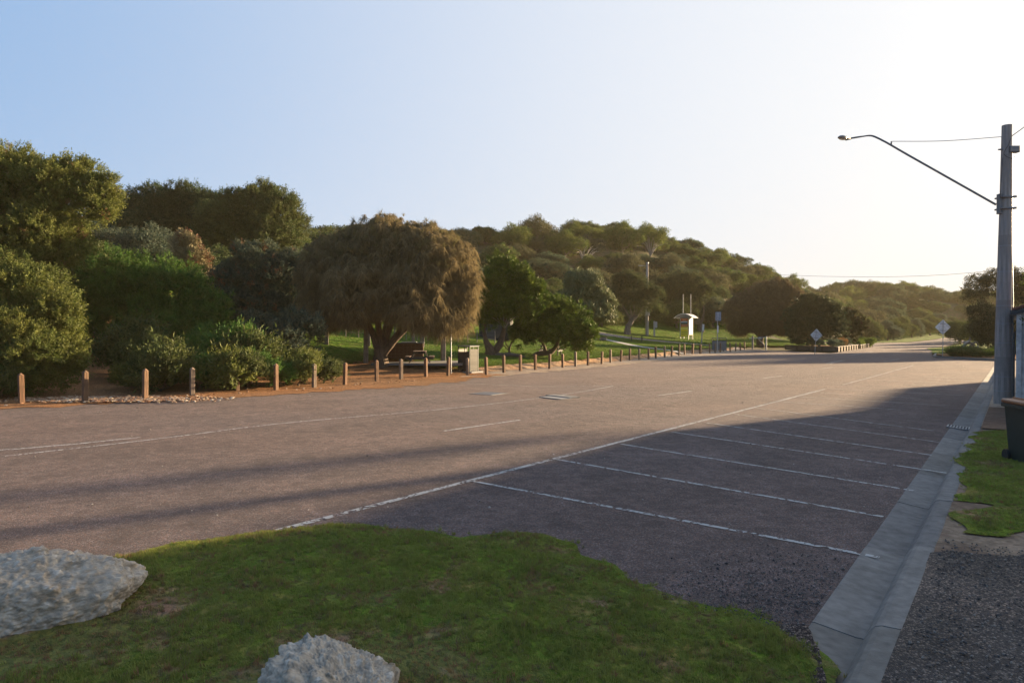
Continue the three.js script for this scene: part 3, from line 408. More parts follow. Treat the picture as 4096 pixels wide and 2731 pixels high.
tree('grey_shrub', 'lower grey-green shrub near the bollards beside the sheoak litter', -11.91, 33, [[-.21, 1.83, 0, 1.26], [.84, 1.41, -.4, 1.26], [-1.05, .77, -.5, 1.16], [1.68, 2.25, .3, 1.05], [1.89, .77, -.4, .84]], { geo: SPRIG.tea, size: 0.38, density: 20, seed: 10, ...G.grey }, { r: 0.1, fork: 0.5 }, 'shrub');
{ // low shrubs behind the bollards
  const r = rngOf(91), spots = [[-14.6, 26.1, 1.0], [-13.3, 25.9, 1.25], [-12.3, 26.9, 1.1], [-13.9, 27.6, 1.5], [-11.3, 26.9, 1.2], [-10.55, 27.2, 1.25], [-10.0, 28.2, 1.3], [-11.2, 28.8, 1.6], [-9.1, 29.2, 1.15], [-8.4, 30.6, 1.0], [-12.6, 29.6, 1.9], [-15.4, 29, 2.0], [-9.9, 31, 1.5], [-17.5, 30.5, 2.2], [-14.2, 32.4, 2.1], [-21.5, 26.2, 1.4], [-19.6, 21.8, 0.8], [-17.2, 22.7, 0.75]];
  spots.forEach(([X, Z, h], i) => { const l = []; for (let k = 0; k < 5; k++) l.push([rr(-.6, .6, r) * h * 0.7, h * rr(0.3, 0.75, r), rr(-.4, .4, r) * h, h * rr(0.33, 0.48, r)]); const spiky = i % 3 === 1; tree('low_shrub', 'low leafy shrub growing just behind the timber bollards', X, Z, l, { geo: SPRIG.tea, size: spiky ? 0.5 : 0.36, density: 24, seed: 100 + i, ...(i % 4 === 0 ? G.gold : i % 4 === 2 ? G.vine : G.tea), lift: 1.2, long: spiky ? 1.7 : 1.1 }, { r: 0.05, fork: 0.2 }, 'shrub', 'low shrubs behind the bollards'); });
}
{ // the big round she-oak
  const lobes = [[.19, 6.15, 0, 2.6], [-2.4, 5.5, .4, 2.2], [2.7, 5.75, -.4, 2.35], [-.79, 4.3, -1.6, 2.1], [1.92, 4.1, -1.4, 2.1], [4.14, 4.28, -.3, 1.53], [4.51, 6.1, -.2, 1.11], [-3.51, 4.0, .2, 1.28], [2.4, 6.7, .6, 1.7], [-1.5, 6.6, .8, 1.7], [.44, 7.3, .6, 1.5], [4.3, 2.9, -.4, 1.1], [3.2, 3.0, -1.2, 1.2], [-3.4, 3.2, -.4, 1.2], [-3.51, 5.02, -.6, 1.23], [0.2, 5.2, 2.4, 2.5], [-2.4, 4.4, 2.2, 2.0], [2.8, 4.6, 2.2, 2.0], [-2.6, 3.1, -.9, 1.1], [-1.2, 3.2, -1.8, 1.1], [2.3, 3.0, -1.8, 1.15], [3.5, 2.7, -1.0, 1.1], [-3.3, 3.0, .4, 1.0], [4.2, 3.4, .6, 1.1], [4.6, 4.9, -.6, 1.1]];
  const t = thing('sheoak', 'huge round sheoak with brown drooping needles over the picnic table', 'tree', at(-7.44, 38.7));
  const stems = [[[-.15, 1.0, -.1], [-.6, 2.2, .1], [-1.3, 3.6, .3], [-2.4, 5.4, .4]], [[.05, 1.1, 0], [-.1, 2.3, -.2], [-.2, 3.6, -.5], [-.4, 6.2, -.4]], [[.1, .9, .1], [.45, 2.1, 0], [.95, 3.4, -.1], [1.4, 6, .2]], [[.15, .8, .1], [.9, 1.9, .2], [1.9, 3.1, .3], [3.1, 5.4, .2]], [[.1, .6, -.1], [.8, 1.5, -.2], [2.0, 2.7, -.3], [3.9, 4.2, -.3]], [[0, 1, .1], [.2, 2.2, .4], [.5, 3.8, .9], [.4, 6.4, 1.2]], [[-.1, 1, .1], [-.3, 2.6, .5], [-1, 4, 1.2], [-1.6, 5.6, 1.4]]];
  part('trunk', tube([V(0, -0.3, 0), V(-.02, 0.35, 0), V(0, 1.1, 0)], [0.55, 0.4, 0.36], 12, 0.35), M.bark, t);
  for (const s of stems) part('stem', tube([V(0, 0.45, 0), ...s.map(([x, y, z]) => V(x, y, z))], [0.24, 0.2, 0.17, 0.12, 0.05], 8, 0.25), M.bark, t);
  crown(t, lobes, { geo: SPRIG.drape, size: 0.72, density: 10.5, seed: 12, smooth: true, hang: true, long: 1.35, ...G.sheoak, mat: M.needle, floor: 1.7, squash: 0.94 });
  crown(t, [[0.19, 6.15, 0, 2.6], [-2.4, 5.5, .4, 2.2], [2.7, 5.75, -.4, 2.35], [2.4, 6.7, .6, 1.7], [-1.5, 6.6, .8, 1.7], [.44, 7.3, .6, 1.5]], { name: 'shoots', smooth: true, geo: SPRIG.needle, size: 0.42, density: 5, seed: 13, lift: 1.6, out: 0.6, a: [0.13, 0.115, 0.05], b: [0.19, 0.165, 0.07], mat: M.needle, floor: 5.2 });
}
{ // two-trunked green tree behind the bin
  const lobes = [[.9, 5.51, 0, 1.8], [-.34, 4.73, -.6, 1.3], [2.14, 4.58, 0, 1.43], [.43, 3.4, -.6, 1.35], [2.3, 3.3, -.5, 1.2], [-.5, 2.5, -.3, .81], [3.07, 3.96, .3, .75], [1, 4.6, 1.3, 1.6]];
  const t = thing('green_tree', 'bright green tree with two gnarled trunks on the lawn', 'tree', at(-1.28, 48.7));
  part('trunk', [tube([V(-.3, -.2, 0), V(-.35, .5, 0), V(-.55, 1.1, 0), V(-.75, 1.9, .1), V(-.4, 4.2, 0)], [.42, .36, .2, .13, .06], 9, .35), tube([V(0, -.2, .1), V(.1, .3, .1), V(.45, .9, 0), V(.7, 1.8, 0), V(.9, 4.6, 0)], [.4, .3, .24, .16, .06], 9, .3)], M.bark, t);
  part('root', [tube([V(.1, 0, -.1), V(.8, .1, -.2), V(1.6, .06, -.3), V(2.2, -.05, -.3)], [.2, .16, .13, .05], 7, .3)], M.barkGrey, t);
  part('bare_twig', [0, 1, 2, 3, 4, 5, 6].map((i) => tube([V(.75, 2.0, -.1), V(.7 + (i - 3) * .16, 2.5, -.4), V(.7 + (i - 3) * .34, 2.9 + (i % 3) * .15, -.6)], [.05, .03, .012], 5)), M.dead, t);
  crown(t, lobes, { geo: SPRIG.wattle, size: 0.4, density: 19, seed: 14, ...G.green, lift: 0.7, floor: 1.6, mat: M.gloss });
}
{
  const lobes = [[.99, 2.9, 0, 1.9], [-.65, 2.25, -.4, 1.5], [2.62, 2.05, 0, 1.4], [-1.47, 1.75, -.2, 1.0], [3.12, 1.3, 0, .95], [1.15, 1.9, -.8, 1.35], [2.9, .65, -.3, .8], [1, 2.3, 1.2, 1.6]];
  const t = thing('spreading_tree', 'low spreading green tree with snaking trunk over the lawn', 'tree', at(2.26, 51.0));
  part('trunk', [tube([V(-.75, -.1, 0), V(-.2, .25, 0), V(.5, .3, 0), V(1.1, .9, 0), V(1.3, 2.2, 0)], [.2, .22, .2, .14, .06], 8, .3), tube([V(.3, .25, 0), V(.1, .9, 0), V(-.5, 1.9, 0)], [.14, .1, .05], 7, .2), tube([V(-2.4, -.1, 0), V(-2.45, .6, 0), V(-2.2, 1.2, 0), V(-1.6, 1.9, 0)], [.1, .08, .06, .03], 7, .2), tube([V(-2.45, .6, 0), V(-2.75, 1.1, 0), V(-2.6, 1.7, 0)], [.06, .04, .02], 6, .2), tube([V(-2.45, .45, 0), V(-2.9, .9, .1), V(-3.1, 1.4, .1)], [.05, .03, .012], 6, .2)], M.bark, t);
  crown(t, lobes, { geo: SPRIG.wattle, size: 0.42, density: 19, seed: 15, ...G.green, lift: 0.7, floor: 0.5, mat: M.gloss });
}
tree('gum_tree', 'silvery gum tree with hanging leaves behind the spreading tree', 7.1, 64, [[-.2, 5.66, 0, 1.96], [1.43, 4.64, 0, 1.39], [-1.63, 4.64, .3, 1.47], [.41, 3.42, -.5, 1.63], [1.84, 3.21, -.2, .98], [-1.22, 6.68, 0, .82], [-2.04, 3.01, .2, 1.06]], { geo: SPRIG.gum, size: 0.62, density: 11, seed: 16, hang: true, ...G.gum, mat: M.gloss, floor: 1.6 }, { r: 0.18, fork: 1.8, mat: M.barkGrey });
tree('leaning_tree', 'leaning dark tea-tree with forked trunk beside the light pole', 16.67, 99, [[.95, 6.47, 0, 2.9], [3.16, 5.2, 0, 2.15], [-1.26, 5.2, 0, 2.15], [1.58, 4.2, -.6, 2.27], [-.63, 7.42, .2, 1.64]], { geo: SPRIG.needle, size: 0.62, density: 9, seed: 17, a: [0.042, 0.060, 0.026], b: [0.075, 0.088, 0.032], floor: 2 }, { r: 0.42, fork: 2.0, lean: [0.7, 0], mat: M.barkGrey });
tree('spreading_teatree', 'wide dark tea-tree with bare curved limbs behind the information shelter', 32.6, 118, [[-4.31, 7.53, 0, 3.05], [-.99, 7.86, .5, 2.79], [-6.96, 6.54, 0, 2.39], [-2.65, 5.4, -.5, 2.7], [.66, 6.54, 0, 1.86], [-8.5, 5, 1, 2.4]], { geo: SPRIG.needle, size: 0.66, density: 8, seed: 18, a: [0.042, 0.060, 0.026], b: [0.075, 0.088, 0.032], floor: 2.6 }, { r: 0.5, fork: 1.3, mat: M.barkGrey, seed: 23 });
tree('sheoak', 'dense dark brown two-domed sheoak beside the boom gate', 38.24, 105, [[.87, 7, 0, 3.35], [3.21, 8.67, .6, 2.01], [-2.82, 5.32, -.4, 3.08], [.53, 4.4, -.8, 3.0], [4.55, 7, .2, 2.54], [6.22, 4.6, 0, 2.41], [-3.15, 3.4, 0, 2.01], [3.55, 3.8, -.6, 2.5]], { geo: SPRIG.drape, size: 1.0, density: 7, seed: 19, hang: true, smooth: true, a: [0.085, 0.064, 0.038], b: [0.125, 0.098, 0.055], mat: M.needle, floor: 1.5 }, { r: 0.5, fork: 1.6 });
tree('banksia', 'big grey-green banksia growing in the timber planter', 40.6, 92, [[0, 5.23, 0, 2.35], [-2.06, 4.06, 0, 1.99], [1.76, 4.65, 0, 2.11], [-.59, 2.89, -.5, 2.23], [2.34, 2.89, -.4, 1.99], [-2.3, 2.5, 0, 1.41]], { geo: SPRIG.wattle, size: 0.5, density: 10, seed: 20, a: [0.05, 0.072, 0.036], b: [0.088, 0.105, 0.048], mat: M.gloss, floor: 0.4 }, { r: 0.2, fork: 0.9 }, 'tree');
tree('banksia', 'smaller banksia with dark seed heads at the planter end', 48.69, 99, [[-.31, 4.17, 0, 2], [1.25, 3.24, 0, 1.62], [-1.88, 3.24, 0, 1.88], [.31, 2.3, -.4, 1.62]], { geo: SPRIG.wattle, size: 0.5, density: 10, seed: 21, a: [0.065, 0.07, 0.03], b: [0.11, 0.10, 0.04], mat: M.gloss, floor: 0.4, dry: [0.06, [0.10, 0.045, 0.03]] }, { r: 0.16, fork: 0.7 }, 'tree');
tree('coast_tree', 'open-crowned dark tree above the hedge behind the timber power pole', 68.8, 96, [[-.6, 9.0, 0, 2.34], [-3.05, 8.7, .4, 2.08], [2.15, 8.7, 0, 2.2], [-3.67, 7.2, 0, 1.6], [1.23, 10.2, .5, 1.6], [4.3, 8.4, 0, 2.4]], { geo: SPRIG.clump, size: 0.55, density: 4.2, seed: 22, a: [0.06, 0.06, 0.028], b: [0.09, 0.085, 0.036], floor: 3.5 }, { r: 0.3, fork: 3.4 });
tree('hedge', 'dark rounded hedge behind the garden bed', 49.73, 70, [[-.22, 3.19, 0, 2.01], [-1.56, 2.75, -.4, 1.52], [1.34, 3.42, 0, 2.01], [-.89, 1.85, -.6, 1.52], [.9, 1.63, -.4, 1.61], [-1.34, 4.31, .5, 1.25], [3.13, 2.97, 0, 2.01], [4.8, 3, .5, 2]], { geo: SPRIG.clump, size: 0.42, density: 9, seed: 24, a: [0.05, 0.055, 0.024], b: [0.075, 0.075, 0.03], floor: 0.1 }, { r: 0.2, fork: 0.8 }, 'hedge');
for (const [X, Z, s] of [[79, 100, 1.05], [87, 96, 1.1], [80, 90, 0.9], [95, 104, 1.15]]) tree('coast_tree', 'tall open-crowned coastal tree standing behind the low white building', X, Z, [[-.6, 9.0, 0, 2.6], [-3.05, 8.2, .4, 2.3], [2.15, 8.7, 0, 2.5], [-2.6, 6.2, 0, 2.2], [1.23, 10.4, .5, 1.9], [2.4, 6.4, 0, 2.4], [0, 7, -1.5, 2.4]].map((l) => l.map((v) => v * s)), { geo: SPRIG.clump, size: 0.6, density: 4.2, seed: 220 + X, a: [0.06, 0.06, 0.028], b: [0.09, 0.085, 0.036], floor: 3.2 }, { r: 0.3, fork: 3.0 }, 'tree', 'tall trees behind the low building');
tree('coast_tree', 'slim round-headed tree in the gap between the two white buildings', 23.4, 28.9, [[0, 4.9, 0, .65], [.2, 4.2, .3, .55], [0, 5.5, 0, .45]], { geo: SPRIG.tea, size: 0.32, density: 8, seed: 231, ...G.tea, floor: 2.4 }, { r: 0.08, fork: 2.6 });
tree('coast_tree', 'slim bushy tree beside the end wall of the white timber building', 13.95, 16.85, [[0, 4.4, 0, .8], [.2, 3.4, .3, .9], [-.1, 2.5, -.2, .85], [0, 5.1, 0, .55], [.3, 1.6, .2, .8]], { geo: SPRIG.tea, size: 0.34, density: 18, seed: 232, ...G.tea, floor: 0.4 }, { r: 0.12, fork: 1.2 });
{ // roadside scrub along the far road and round the lawn's back
  const r = rngOf(404), spots = [[52, 122, 1.6], [56, 142, 1.7], [62, 152, 2], [70, 159, 1.8], [79, 163, 2], [88, 168, 2.1], [97, 176, 2], [104, 186, 2.1], [113, 198, 2.2], [122, 208, 2.2], [132, 220, 2.4], [144, 235, 2.5], [158, 252, 2.6], [45, 130, 2.1], [54, 156, 2.2], [66, 172, 2.3], [84, 182, 2.3], [100, 200, 2.4], [36, 122, 2], [28, 116, 1.9], [22, 112, 1.8], [14, 108, 1.9], [6, 104, 1.8], [0, 96, 1.6], [-6, 88, 1.6], [-12, 80, 1.6], [-16, 70, 1.6], [-20, 54, 1.3], [-13, 55, 1.3], [-17, 48, 1.1], [-26, 50, 1.6], [-25, 40, 1.5], [-30, 42, 1.7], [-32, 50, 1.8], [-29, 33, 1.6], [4, 96, 1.5], [-3, 80, 1.2], [92, 140, 1.9], [104, 152, 2], [120, 170, 2.1], [75, 104, 1.7], [84, 122, 1.8], [142, 196, 2.3], [168, 226, 2.4]];
  for (let z = 43; z < 120; z += 2.6) for (const e of [20.5, 23.5]) { const f = edgeFrame.find((q) => q.z >= z + (e - 20) * 0.3), q = e + rr(-.9, .9, r); spots.push([f.x + f.nx * q, f.z + f.nz * q, rr(0.95, 1.35, r)]); }
  spots.forEach(([X, Z, s], i) => { const l = []; for (let k = 0; k < 6; k++) { const a = k * 1.05 + r(), q = k ? rr(.7, 1.2, r) * s : 0; l.push([Math.cos(a) * q, s * (k ? rr(.7, 1.5, r) : 1.8), Math.sin(a) * q, s * rr(.8, 1.05, r)]); }
    tree('scrub_tree', i < 44 && Z > 110 ? 'rounded olive scrub tree edging the far road' 
      : X < -14 ? 'rounded scrub tree filling in behind the creeper mound' : Z < 56 ? 'rounded scrub tree behind the barbecue and wire fence' : Z < 76 ? 'rounded scrub tree behind the dark hut' : Z < 96 ? 'rounded scrub tree behind the stone bench' : 'rounded scrub tree behind the information shelter', X, Z, l, { geo: SPRIG.clump, size: 0.3 + 0.14 * s, density: 9 / s, seed: 600 + i, ...(i % 3 ? G.tea : G.grey), floor: 0.1 }, { r: 0.1 * s, fork: 0.5 * s, mat: M.barkGrey }, 'tree', i < 44 && Z > 110 ? 'scrub trees edging the far road' : 'scrub trees edging the park'); });
}
// bare dead branches on the hillside
{
  const r = rngOf(55);
  for (const [X, Z, s, n] of [[1.5, 97, 2.2, 16], [-1, 104, 1.8, 12], [14, 132, 3, 16], [30, 148, 3.2, 16]]) {
    const t = thing('dead_tree', 'bare grey dead branches lying among the hillside scrub', 'dead tree', [X, land(X, Z) + 2.2, Z], r() * 6, 'dead branches on the hillside'), g = [];
    for (let i = 0; i < n; i++) { const d = rndDir(r); d.y = Math.abs(d.y) * 0.5 + 0.15; const a = d.clone().multiplyScalar(s * 0.5).add(rndDir(r).multiplyScalar(0.3)), b = d.clone().multiplyScalar(s).add(rndDir(r).multiplyScalar(0.5)); g.push(tube([new THREE.Vector3(0, -2.0, 0), a, b], [0.09, 0.06, 0.02], 5, 0.2)); }
    part('branch', g, M.dead, t);
  }
}
// ---------------------------------------------------------------- grass in the foreground
const ragged = (P, step, k) => rough(rough(P, 0.3, k * 1.6), step, k);
const GRASS = ragged([[-6.2, 5.6], [-5.1, 6.35], [-4.24, 6.9], [-3.68, 7.41], [-2.9, 7.86], [-2.55, 8.02], [-2.16, 8.11], [-1.8, 8.15], [-1.41, 7.99], [-1.09, 7.88], [-.89, 7.86], [-.56, 7.57], [-.23, 7.7], [.27, 7.73], [.59, 7.41], [.74, 7.04], [.96, 6.71], [1.27, 6.14], [1.42, 5.79], [1.68, 5.63], [1.87, 5.56], [2.04, 5.44], [2.23, 5.32], [2.3, 5.02], [2.15, 4.63], [1.8, 4.1], [1.2, 3.2], [-6.5, 3.2]], 0.07, 0.05);
const VERGE = ragged([[10.3, 15.3], [9.2, 13.7], [8.3, 12.5], [7.6, 11.4], [6.9, 10.3], [6.3, 9.5], [5.75, 8.85], [6.1, 8.75], [5.5, 8.35], [5.05, 7.8], [4.95, 7.45], [5.6, 7.5], [6.3, 8.0], [7.4, 8.1], [8.6, 9.2], [10.5, 11.5], [12.2, 14.6], [11.4, 15.2]], 0.15, 0.09);
const inside = (P, x, z) => { let c = false; for (let i = 0, j = P.length - 1; i < P.length; j = i++) { const [a, b] = P[i], [d, e] = P[j]; if ((b > z) !== (e > z) && x < (d - a) * (z - b) / (e - b) + a) c = !c; } return c; };
const rimDist = (P, x, z) => { let m = 9; for (let i = 0, j = P.length - 1; i < P.length; j = i++) { const [a, b] = P[i], [c, d] = P[j], dx = c - a, dz = d - b, t = clamp(((x - a) * dx + (z - b) * dz) / (dx * dx + dz * dz + 1e-9), 0, 1); m = Math.min(m, Math.hypot(x - a - t * dx, z - b - t * dz)); } return m; };
const ROCKS = [[-4.1, 5.34, 0.95, 0.72], [-1.13, 4.2, 0.44, 0.4]];
const bare = (X, Z) => { let m = 0.75 * ss(0.12, 0.5, fbm2(X * 1.1 + 31, Z * 1.1)) + 0.5 * ss(0.35, 0.02, rimDist(GRASS, X, Z)) * ss(-0.1, 0.4, n2(X * 1.9, Z * 1.9)); ROCKS.forEach(([x, z, a, b], i) => { const d = Math.hypot((X - x - (i ? 0.1 : 0.2)) / (a + (i ? 0.42 : 0.25)), (Z - z + (i ? -0.05 : 0.1)) / (b + (i ? 0.36 : 0.24))); m = Math.max(m, ss(1.28, 0.85, d + 0.22 * fbm2(X * 2.2, Z * 2.2))); }); m = Math.max(m, 0.7 * ss(0.25, 0.55, fbm2(X * 0.8 + 7, Z * 1.2)) * ss(-1.8, -2.6, X)); return m; };
function turf(name, P, base, density, hi, step, dryFn) {
  const yOf = (X, Z) => base(X, Z);
  structure(name, sheet(P, step, yOf, (X, Z) => { const b = dryFn(X, Z), k = tone(X, Z, 0.25, 1.3, 0.08); return [lerp(1.55, 1.9, b) * k[0], lerp(1.2, 1.05, b) * k[1], lerp(1.4, 2.8, b) * k[2]]; }), M.lawn);
  const r = rngOf(P.length), xs = P.map((p) => p[0]), zs = P.map((p) => p[1]), x0 = Math.min(...xs), x1 = Math.max(...xs), z0 = Math.min(...zs), z1 = Math.max(...zs), N = Math.round((x1 - x0) * (z1 - z0) * density), it = [], m = new THREE.Matrix4(), q = new THREE.Quaternion(), e = new THREE.Euler();
  for (let i = 0; i < N; i++) {
    const X = rr(x0, x1, r), Z = rr(z0, z1, r), j = 0.09 * n2(X * 7, Z * 7), j2 = 0.09 * n2(X * 7 + 50, Z * 7); if (!inside(P, X + j, Z + j2)) continue; if (r() > 0.25 + 0.75 * ss(0, 0.22, rimDist(P, X, Z))) continue;
    const b = dryFn(X, Z), thin = r(); if (b > 0.35 && thin < b * 0.75) continue; if (thin < 0.25 - 0.6 * fbm2(X * 2.5 + 3, Z * 2.5)) continue;
    if (name === 'grass' && ROCKS.some(([x, z, a, c]) => Math.hypot((X - x) / a, (Z - z) / c) < 0.86)) continue;
    const h = hi * rr(0.5, 1.55, r) * (1 + 0.5 * n2(X * 1.7, Z * 1.7)) * (b > 0.4 ? 0.9 : 1), w = hi * rr(0.9, 1.5, r); e.set(rr(-.35, .35, r), r() * 6.28, rr(-.35, .35, r)); m.compose(new THREE.Vector3(X, yOf(X, Z) - 0.004, -Z), q.setFromEuler(e), new THREE.Vector3(w, h, w));
    const t = clamp(r() * 0.6 + 0.4 + 0.5 * fbm2(X * 1.2, Z * 1.2), 0, 1), straw = r() < 0.09 + 0.8 * b; it.push([m.clone(), straw ? [rr(.17, .3, r), rr(.13, .21, r), .075] : [lerp(.148, .265, t), lerp(.182, .285, t), lerp(.035, .064, t)]]);
  }
  const im = new THREE.InstancedMesh(SPRIG.turf, M.blade, it.length); im.name = numbered(name + '_blades'); im.userData = { kind: 'stuff', label: name === 'grass' ? 'short green lawn grass around the two pale boulders' : 'patch of green grass beside the concrete kerb and wheelie bin', category: 'grass' }; im.castShadow = im.receiveShadow = true;
  const c = new THREE.Color(); it.forEach(([a, k], i) => { im.setMatrixAt(i, a); im.setColorAt(i, c.setRGB(...k)); }); scene.add(im); console.log(name, it.length);
}
const grassY = (X, Z) => 0.012 + 0.06 * ss(0, 0.5, rimDist(GRASS, X, Z)) + 0.018 * fbm2(X * 1.6, Z * 1.6) * ss(0, 0.3, rimDist(GRASS, X, Z));
turf('grass', GRASS, grassY, 1900, 0.045, 0.16, bare);
turf('verge_grass', VERGE, (X, Z) => 0.114 + 0.025 * ss(0, 0.6, rimDist(VERGE, X, Z)) + 0.012 * ss(0, 0.3, rimDist(VERGE, X, Z)) * fbm2(X * 1.2, Z * 1.2), 1000, 0.045, 0.22, (X, Z) => 0.8 * ss(0.0, 0.4, fbm2(X * 0.9 + 17, Z * 0.9)));
{ // coarse blades over the park lawn
  const r = rngOf(515), it = [], m = new THREE.Matrix4(), q = new THREE.Quaternion(), e = new THREE.Euler(), F = edgeFrame.filter((f) => f.z > 32 && f.z < 112);
  for (let i = 0; i < 60000; i++) { const f = F[Math.floor(r() * F.length)], ee = f.z < 37.5 ? rr(6.8, 14, r) : 1.75 + 18 * r() ** 1.3, X = f.x + f.nx * ee, Z = f.z + f.nz * ee; const w = rr(0.09, 0.17, r); e.set(rr(-.3, .3, r), r() * 6.28, rr(-.3, .3, r)); m.compose(V(X, land(X, Z) + (f.z < 37.5 ? 0.08 : 0.045), Z), q.setFromEuler(e), new THREE.Vector3(w * 1.4, w * rr(.5, .9, r), w * 1.4)); const t = clamp(r() * .6 + .3 + .5 * fbm2(X * .4, Z * .4), 0, 1); it.push([m.clone(), [lerp(.07, .12, t), lerp(.125, .18, t), lerp(.014, .03, t)]]); }
  const im = new THREE.InstancedMesh(SPRIG.turf, M.blade, it.length), c = new THREE.Color(); it.forEach(([a, k], i) => { im.setMatrixAt(i, a); im.setColorAt(i, c.setRGB(...k)); }); im.name = 'lawn_blades'; im.userData = { kind: 'stuff', label: 'mown green lawn of the park behind the bollards', category: 'grass' }; im.castShadow = im.receiveShadow = true; scene.add(im);
}
// ---------------------------------------------------------------- boulders
{
  const rockMat = matte({ vertexColors: true, bumpMap: again(grainBump, 1), bumpScale: 0.006 });
  const hash = (i, j, k, s) => { let h = Math.imul(i, 374761393) ^ Math.imul(j, 668265263) ^ Math.imul(k, 2147483647) ^ s; h = Math.imul(h ^ (h >>> 13), 1274126177); return ((h ^ (h >>> 16)) >>> 0) / 4294967296; };
  const pebble = (x, y, z, f, s) => { x *= f; y *= f; z *= f; const i = Math.floor(x), j = Math.floor(y), k = Math.floor(z); let best = 0; for (let a = -1; a < 2; a++) for (let b = -1; b < 2; b++) for (let c = -1; c < 2; c++) { const I = i + a, J = j + b, K = k + c, R0 = hash(I, J, K, s + 3) * 0.45; if (R0 < 0.12) continue; const dx = I + hash(I, J, K, s) - x, dy = J + hash(I, J, K, s + 1) - y, dz = K + hash(I, J, K, s + 2) - z, q = 1 - (dx * dx + dy * dy + dz * dz) / (R0 * R0); if (q > 0) best = Math.max(best, Math.sqrt(q) * R0); } return best / f; };
  const rock = (name, label, X, Z, hx, hy, hz, cy, seed, shape, turn) => {
    const cr = rngOf(900 + seed), cuts = []; for (let i = 0; i < 9; i++) { const q = rndDir(cr); q.y = Math.abs(q.y) * 0.9; q.normalize(); cuts.push([q, Math.hypot(q.x * hx, q.y * hy, q.z * hz) * rr(1.06, 1.16, cr)]); }
    let g = new THREE.IcosahedronGeometry(1, 90); g.deleteAttribute('uv'); g.deleteAttribute('normal'); g = mergeVertices(g, 1e-4); const p = g.attributes.position, uv = new Float32Array(p.count * 2), cl = new Float32Array(p.count * 3), v = new THREE.Vector3();
    for (let i = 0; i < p.count; i++) {
      v.fromBufferAttribute(p, i); const m = Math.pow(Math.abs(v.x) ** 4.2 + Math.abs(v.y) ** 4.2 + Math.abs(v.z) ** 4.2, 1 / 4.2); const d = v.clone(); v.divideScalar(m);
      let a = 1 + 0.08 * n3(d.x * 1.3 + seed, d.y * 1.3, d.z * 1.3) + 0.05 * n3(d.x * 3 + seed, d.y * 3, d.z * 3);
      v.multiply(new THREE.Vector3(hx, hy, hz)).multiplyScalar(a); shape(v); for (const [q, dd] of cuts) { const t = v.dot(q) - dd; if (t > 0) v.addScaledVector(q, -0.8 * t); }
      const k = 0.014 * n3(v.x * 6 + seed, v.y * 6, v.z * 6) + 0.012 * n3(v.x * 16, v.y * 16 + seed, v.z * 16) + 0.008 * n3(v.x * 38, v.y * 38, v.z * 38) + 0.55 * pebble(v.x, v.y, v.z, 13, 5 + seed) + 0.9 * pebble(v.x, v.y, v.z, 30, 9 + seed) - 0.012 * ss(0.2, 0.7, n3(v.x * 4, v.y * 4, v.z * 4 + seed));
      v.addScaledVector(d, k); p.setXYZ(i, v.x, v.y, v.z); { const st = 0.6 * ss(0.3, 0.8, n3(v.x * 2.6 + 9, v.y * 4, v.z * 2.6)), f = 1 + 0.28 * n3(v.x * 11, v.y * 11, v.z * 11 + seed) + 0.26 * n3(v.x * 47, v.y * 47, v.z * 47), peb = ss(0.003, 0.012, pebble(v.x, v.y, v.z, 13, 5 + seed)); cl.set([lerp(lerp(.35, .22, st), .43, peb) * f, lerp(lerp(.305, .17, st), .38, peb) * f, lerp(lerp(.245, .11, st), .315, peb) * f], i * 3); } uv[i * 2] = (v.x + v.y * 0.4) / 0.5; uv[i * 2 + 1] = (v.z * 0.8 + v.y) / 0.5;
    }
    g.setAttribute('uv', new THREE.BufferAttribute(uv, 2)); g.setAttribute('color', new THREE.BufferAttribute(cl, 3)); g.computeVertexNormals();
    const o = new THREE.Mesh(g, rockMat); o.name = numbered(name); o.position.set(X, cy, -Z); o.rotation.y = turn; o.castShadow = o.receiveShadow = true; scene.add(o); tag(o, label, 'boulder', 'boulders on the grass');
  };
  rock('boulder', 'large pale pebbly boulder with flat top on the grass edge', -4.1, 5.34, 0.98, 0.46, 0.5, 0.04, 1, (v) => { v.y *= 1 - 0.1 * v.x; v.y *= 1 - 0.08 * ss(0.2, 0.6, v.z); }, 0.55);
  rock('boulder', 'smaller pale boulder sloping to a low end, ringed by dry grass', -1.09, 4.2, 0.385, 0.36, 0.35, -0.03, 4, (v) => { if (v.y > 0) v.y *= clamp(1.0 - 1.25 * (v.x + 0.1), 0.32, 1.12); }, -0.1);
}
// loose stones, bark chips
function scatter(name, label, category, n, spot, size, colours, mat, seed, flat = 0.7) {
  const r = rngOf(seed), g = new THREE.IcosahedronGeometry(1, 0); const p = g.attributes.position; for (let i = 0; i < p.count; i++) { const k = 1 + 0.25 * n3(p.getX(i) * 2, p.getY(i) * 2, p.getZ(i) * 2); p.setXYZ(i, p.getX(i) * k, p.getY(i) * k, p.getZ(i) * k); } g.computeVertexNormals();
  const im = new THREE.InstancedMesh(g, mat, n), m = new THREE.Matrix4(), q = new THREE.Quaternion(), c = new THREE.Color();
  for (let i = 0; i < n; i++) { const [x, y, z] = spot(r), s = size * rr(0.4, 1.4, r) * (r() < 0.06 ? 1.7 : 1), e = new THREE.Euler(rr(-.4, .4, r), r() * 6.28, rr(-.4, .4, r)); m.compose(V(x, y + s * flat * 0.3, z), q.setFromEuler(e), new THREE.Vector3(s, s * flat, s * rr(0.5, 1.1, r))); im.setMatrixAt(i, m); const k = colours[Math.floor(r() * colours.length)], f = rr(0.7, 1.3, r); im.setColorAt(i, c.setRGB(k[0] * f, k[1] * f, k[2] * f)); }
  im.name = name; im.castShadow = im.receiveShadow = true; im.userData = { kind: 'stuff', label, category }; scene.add(im);
}
const gauss = (r) => (r() + r() + r() - 1.5) / 0.9;
M.pebble = std({ roughness: 0.9 });
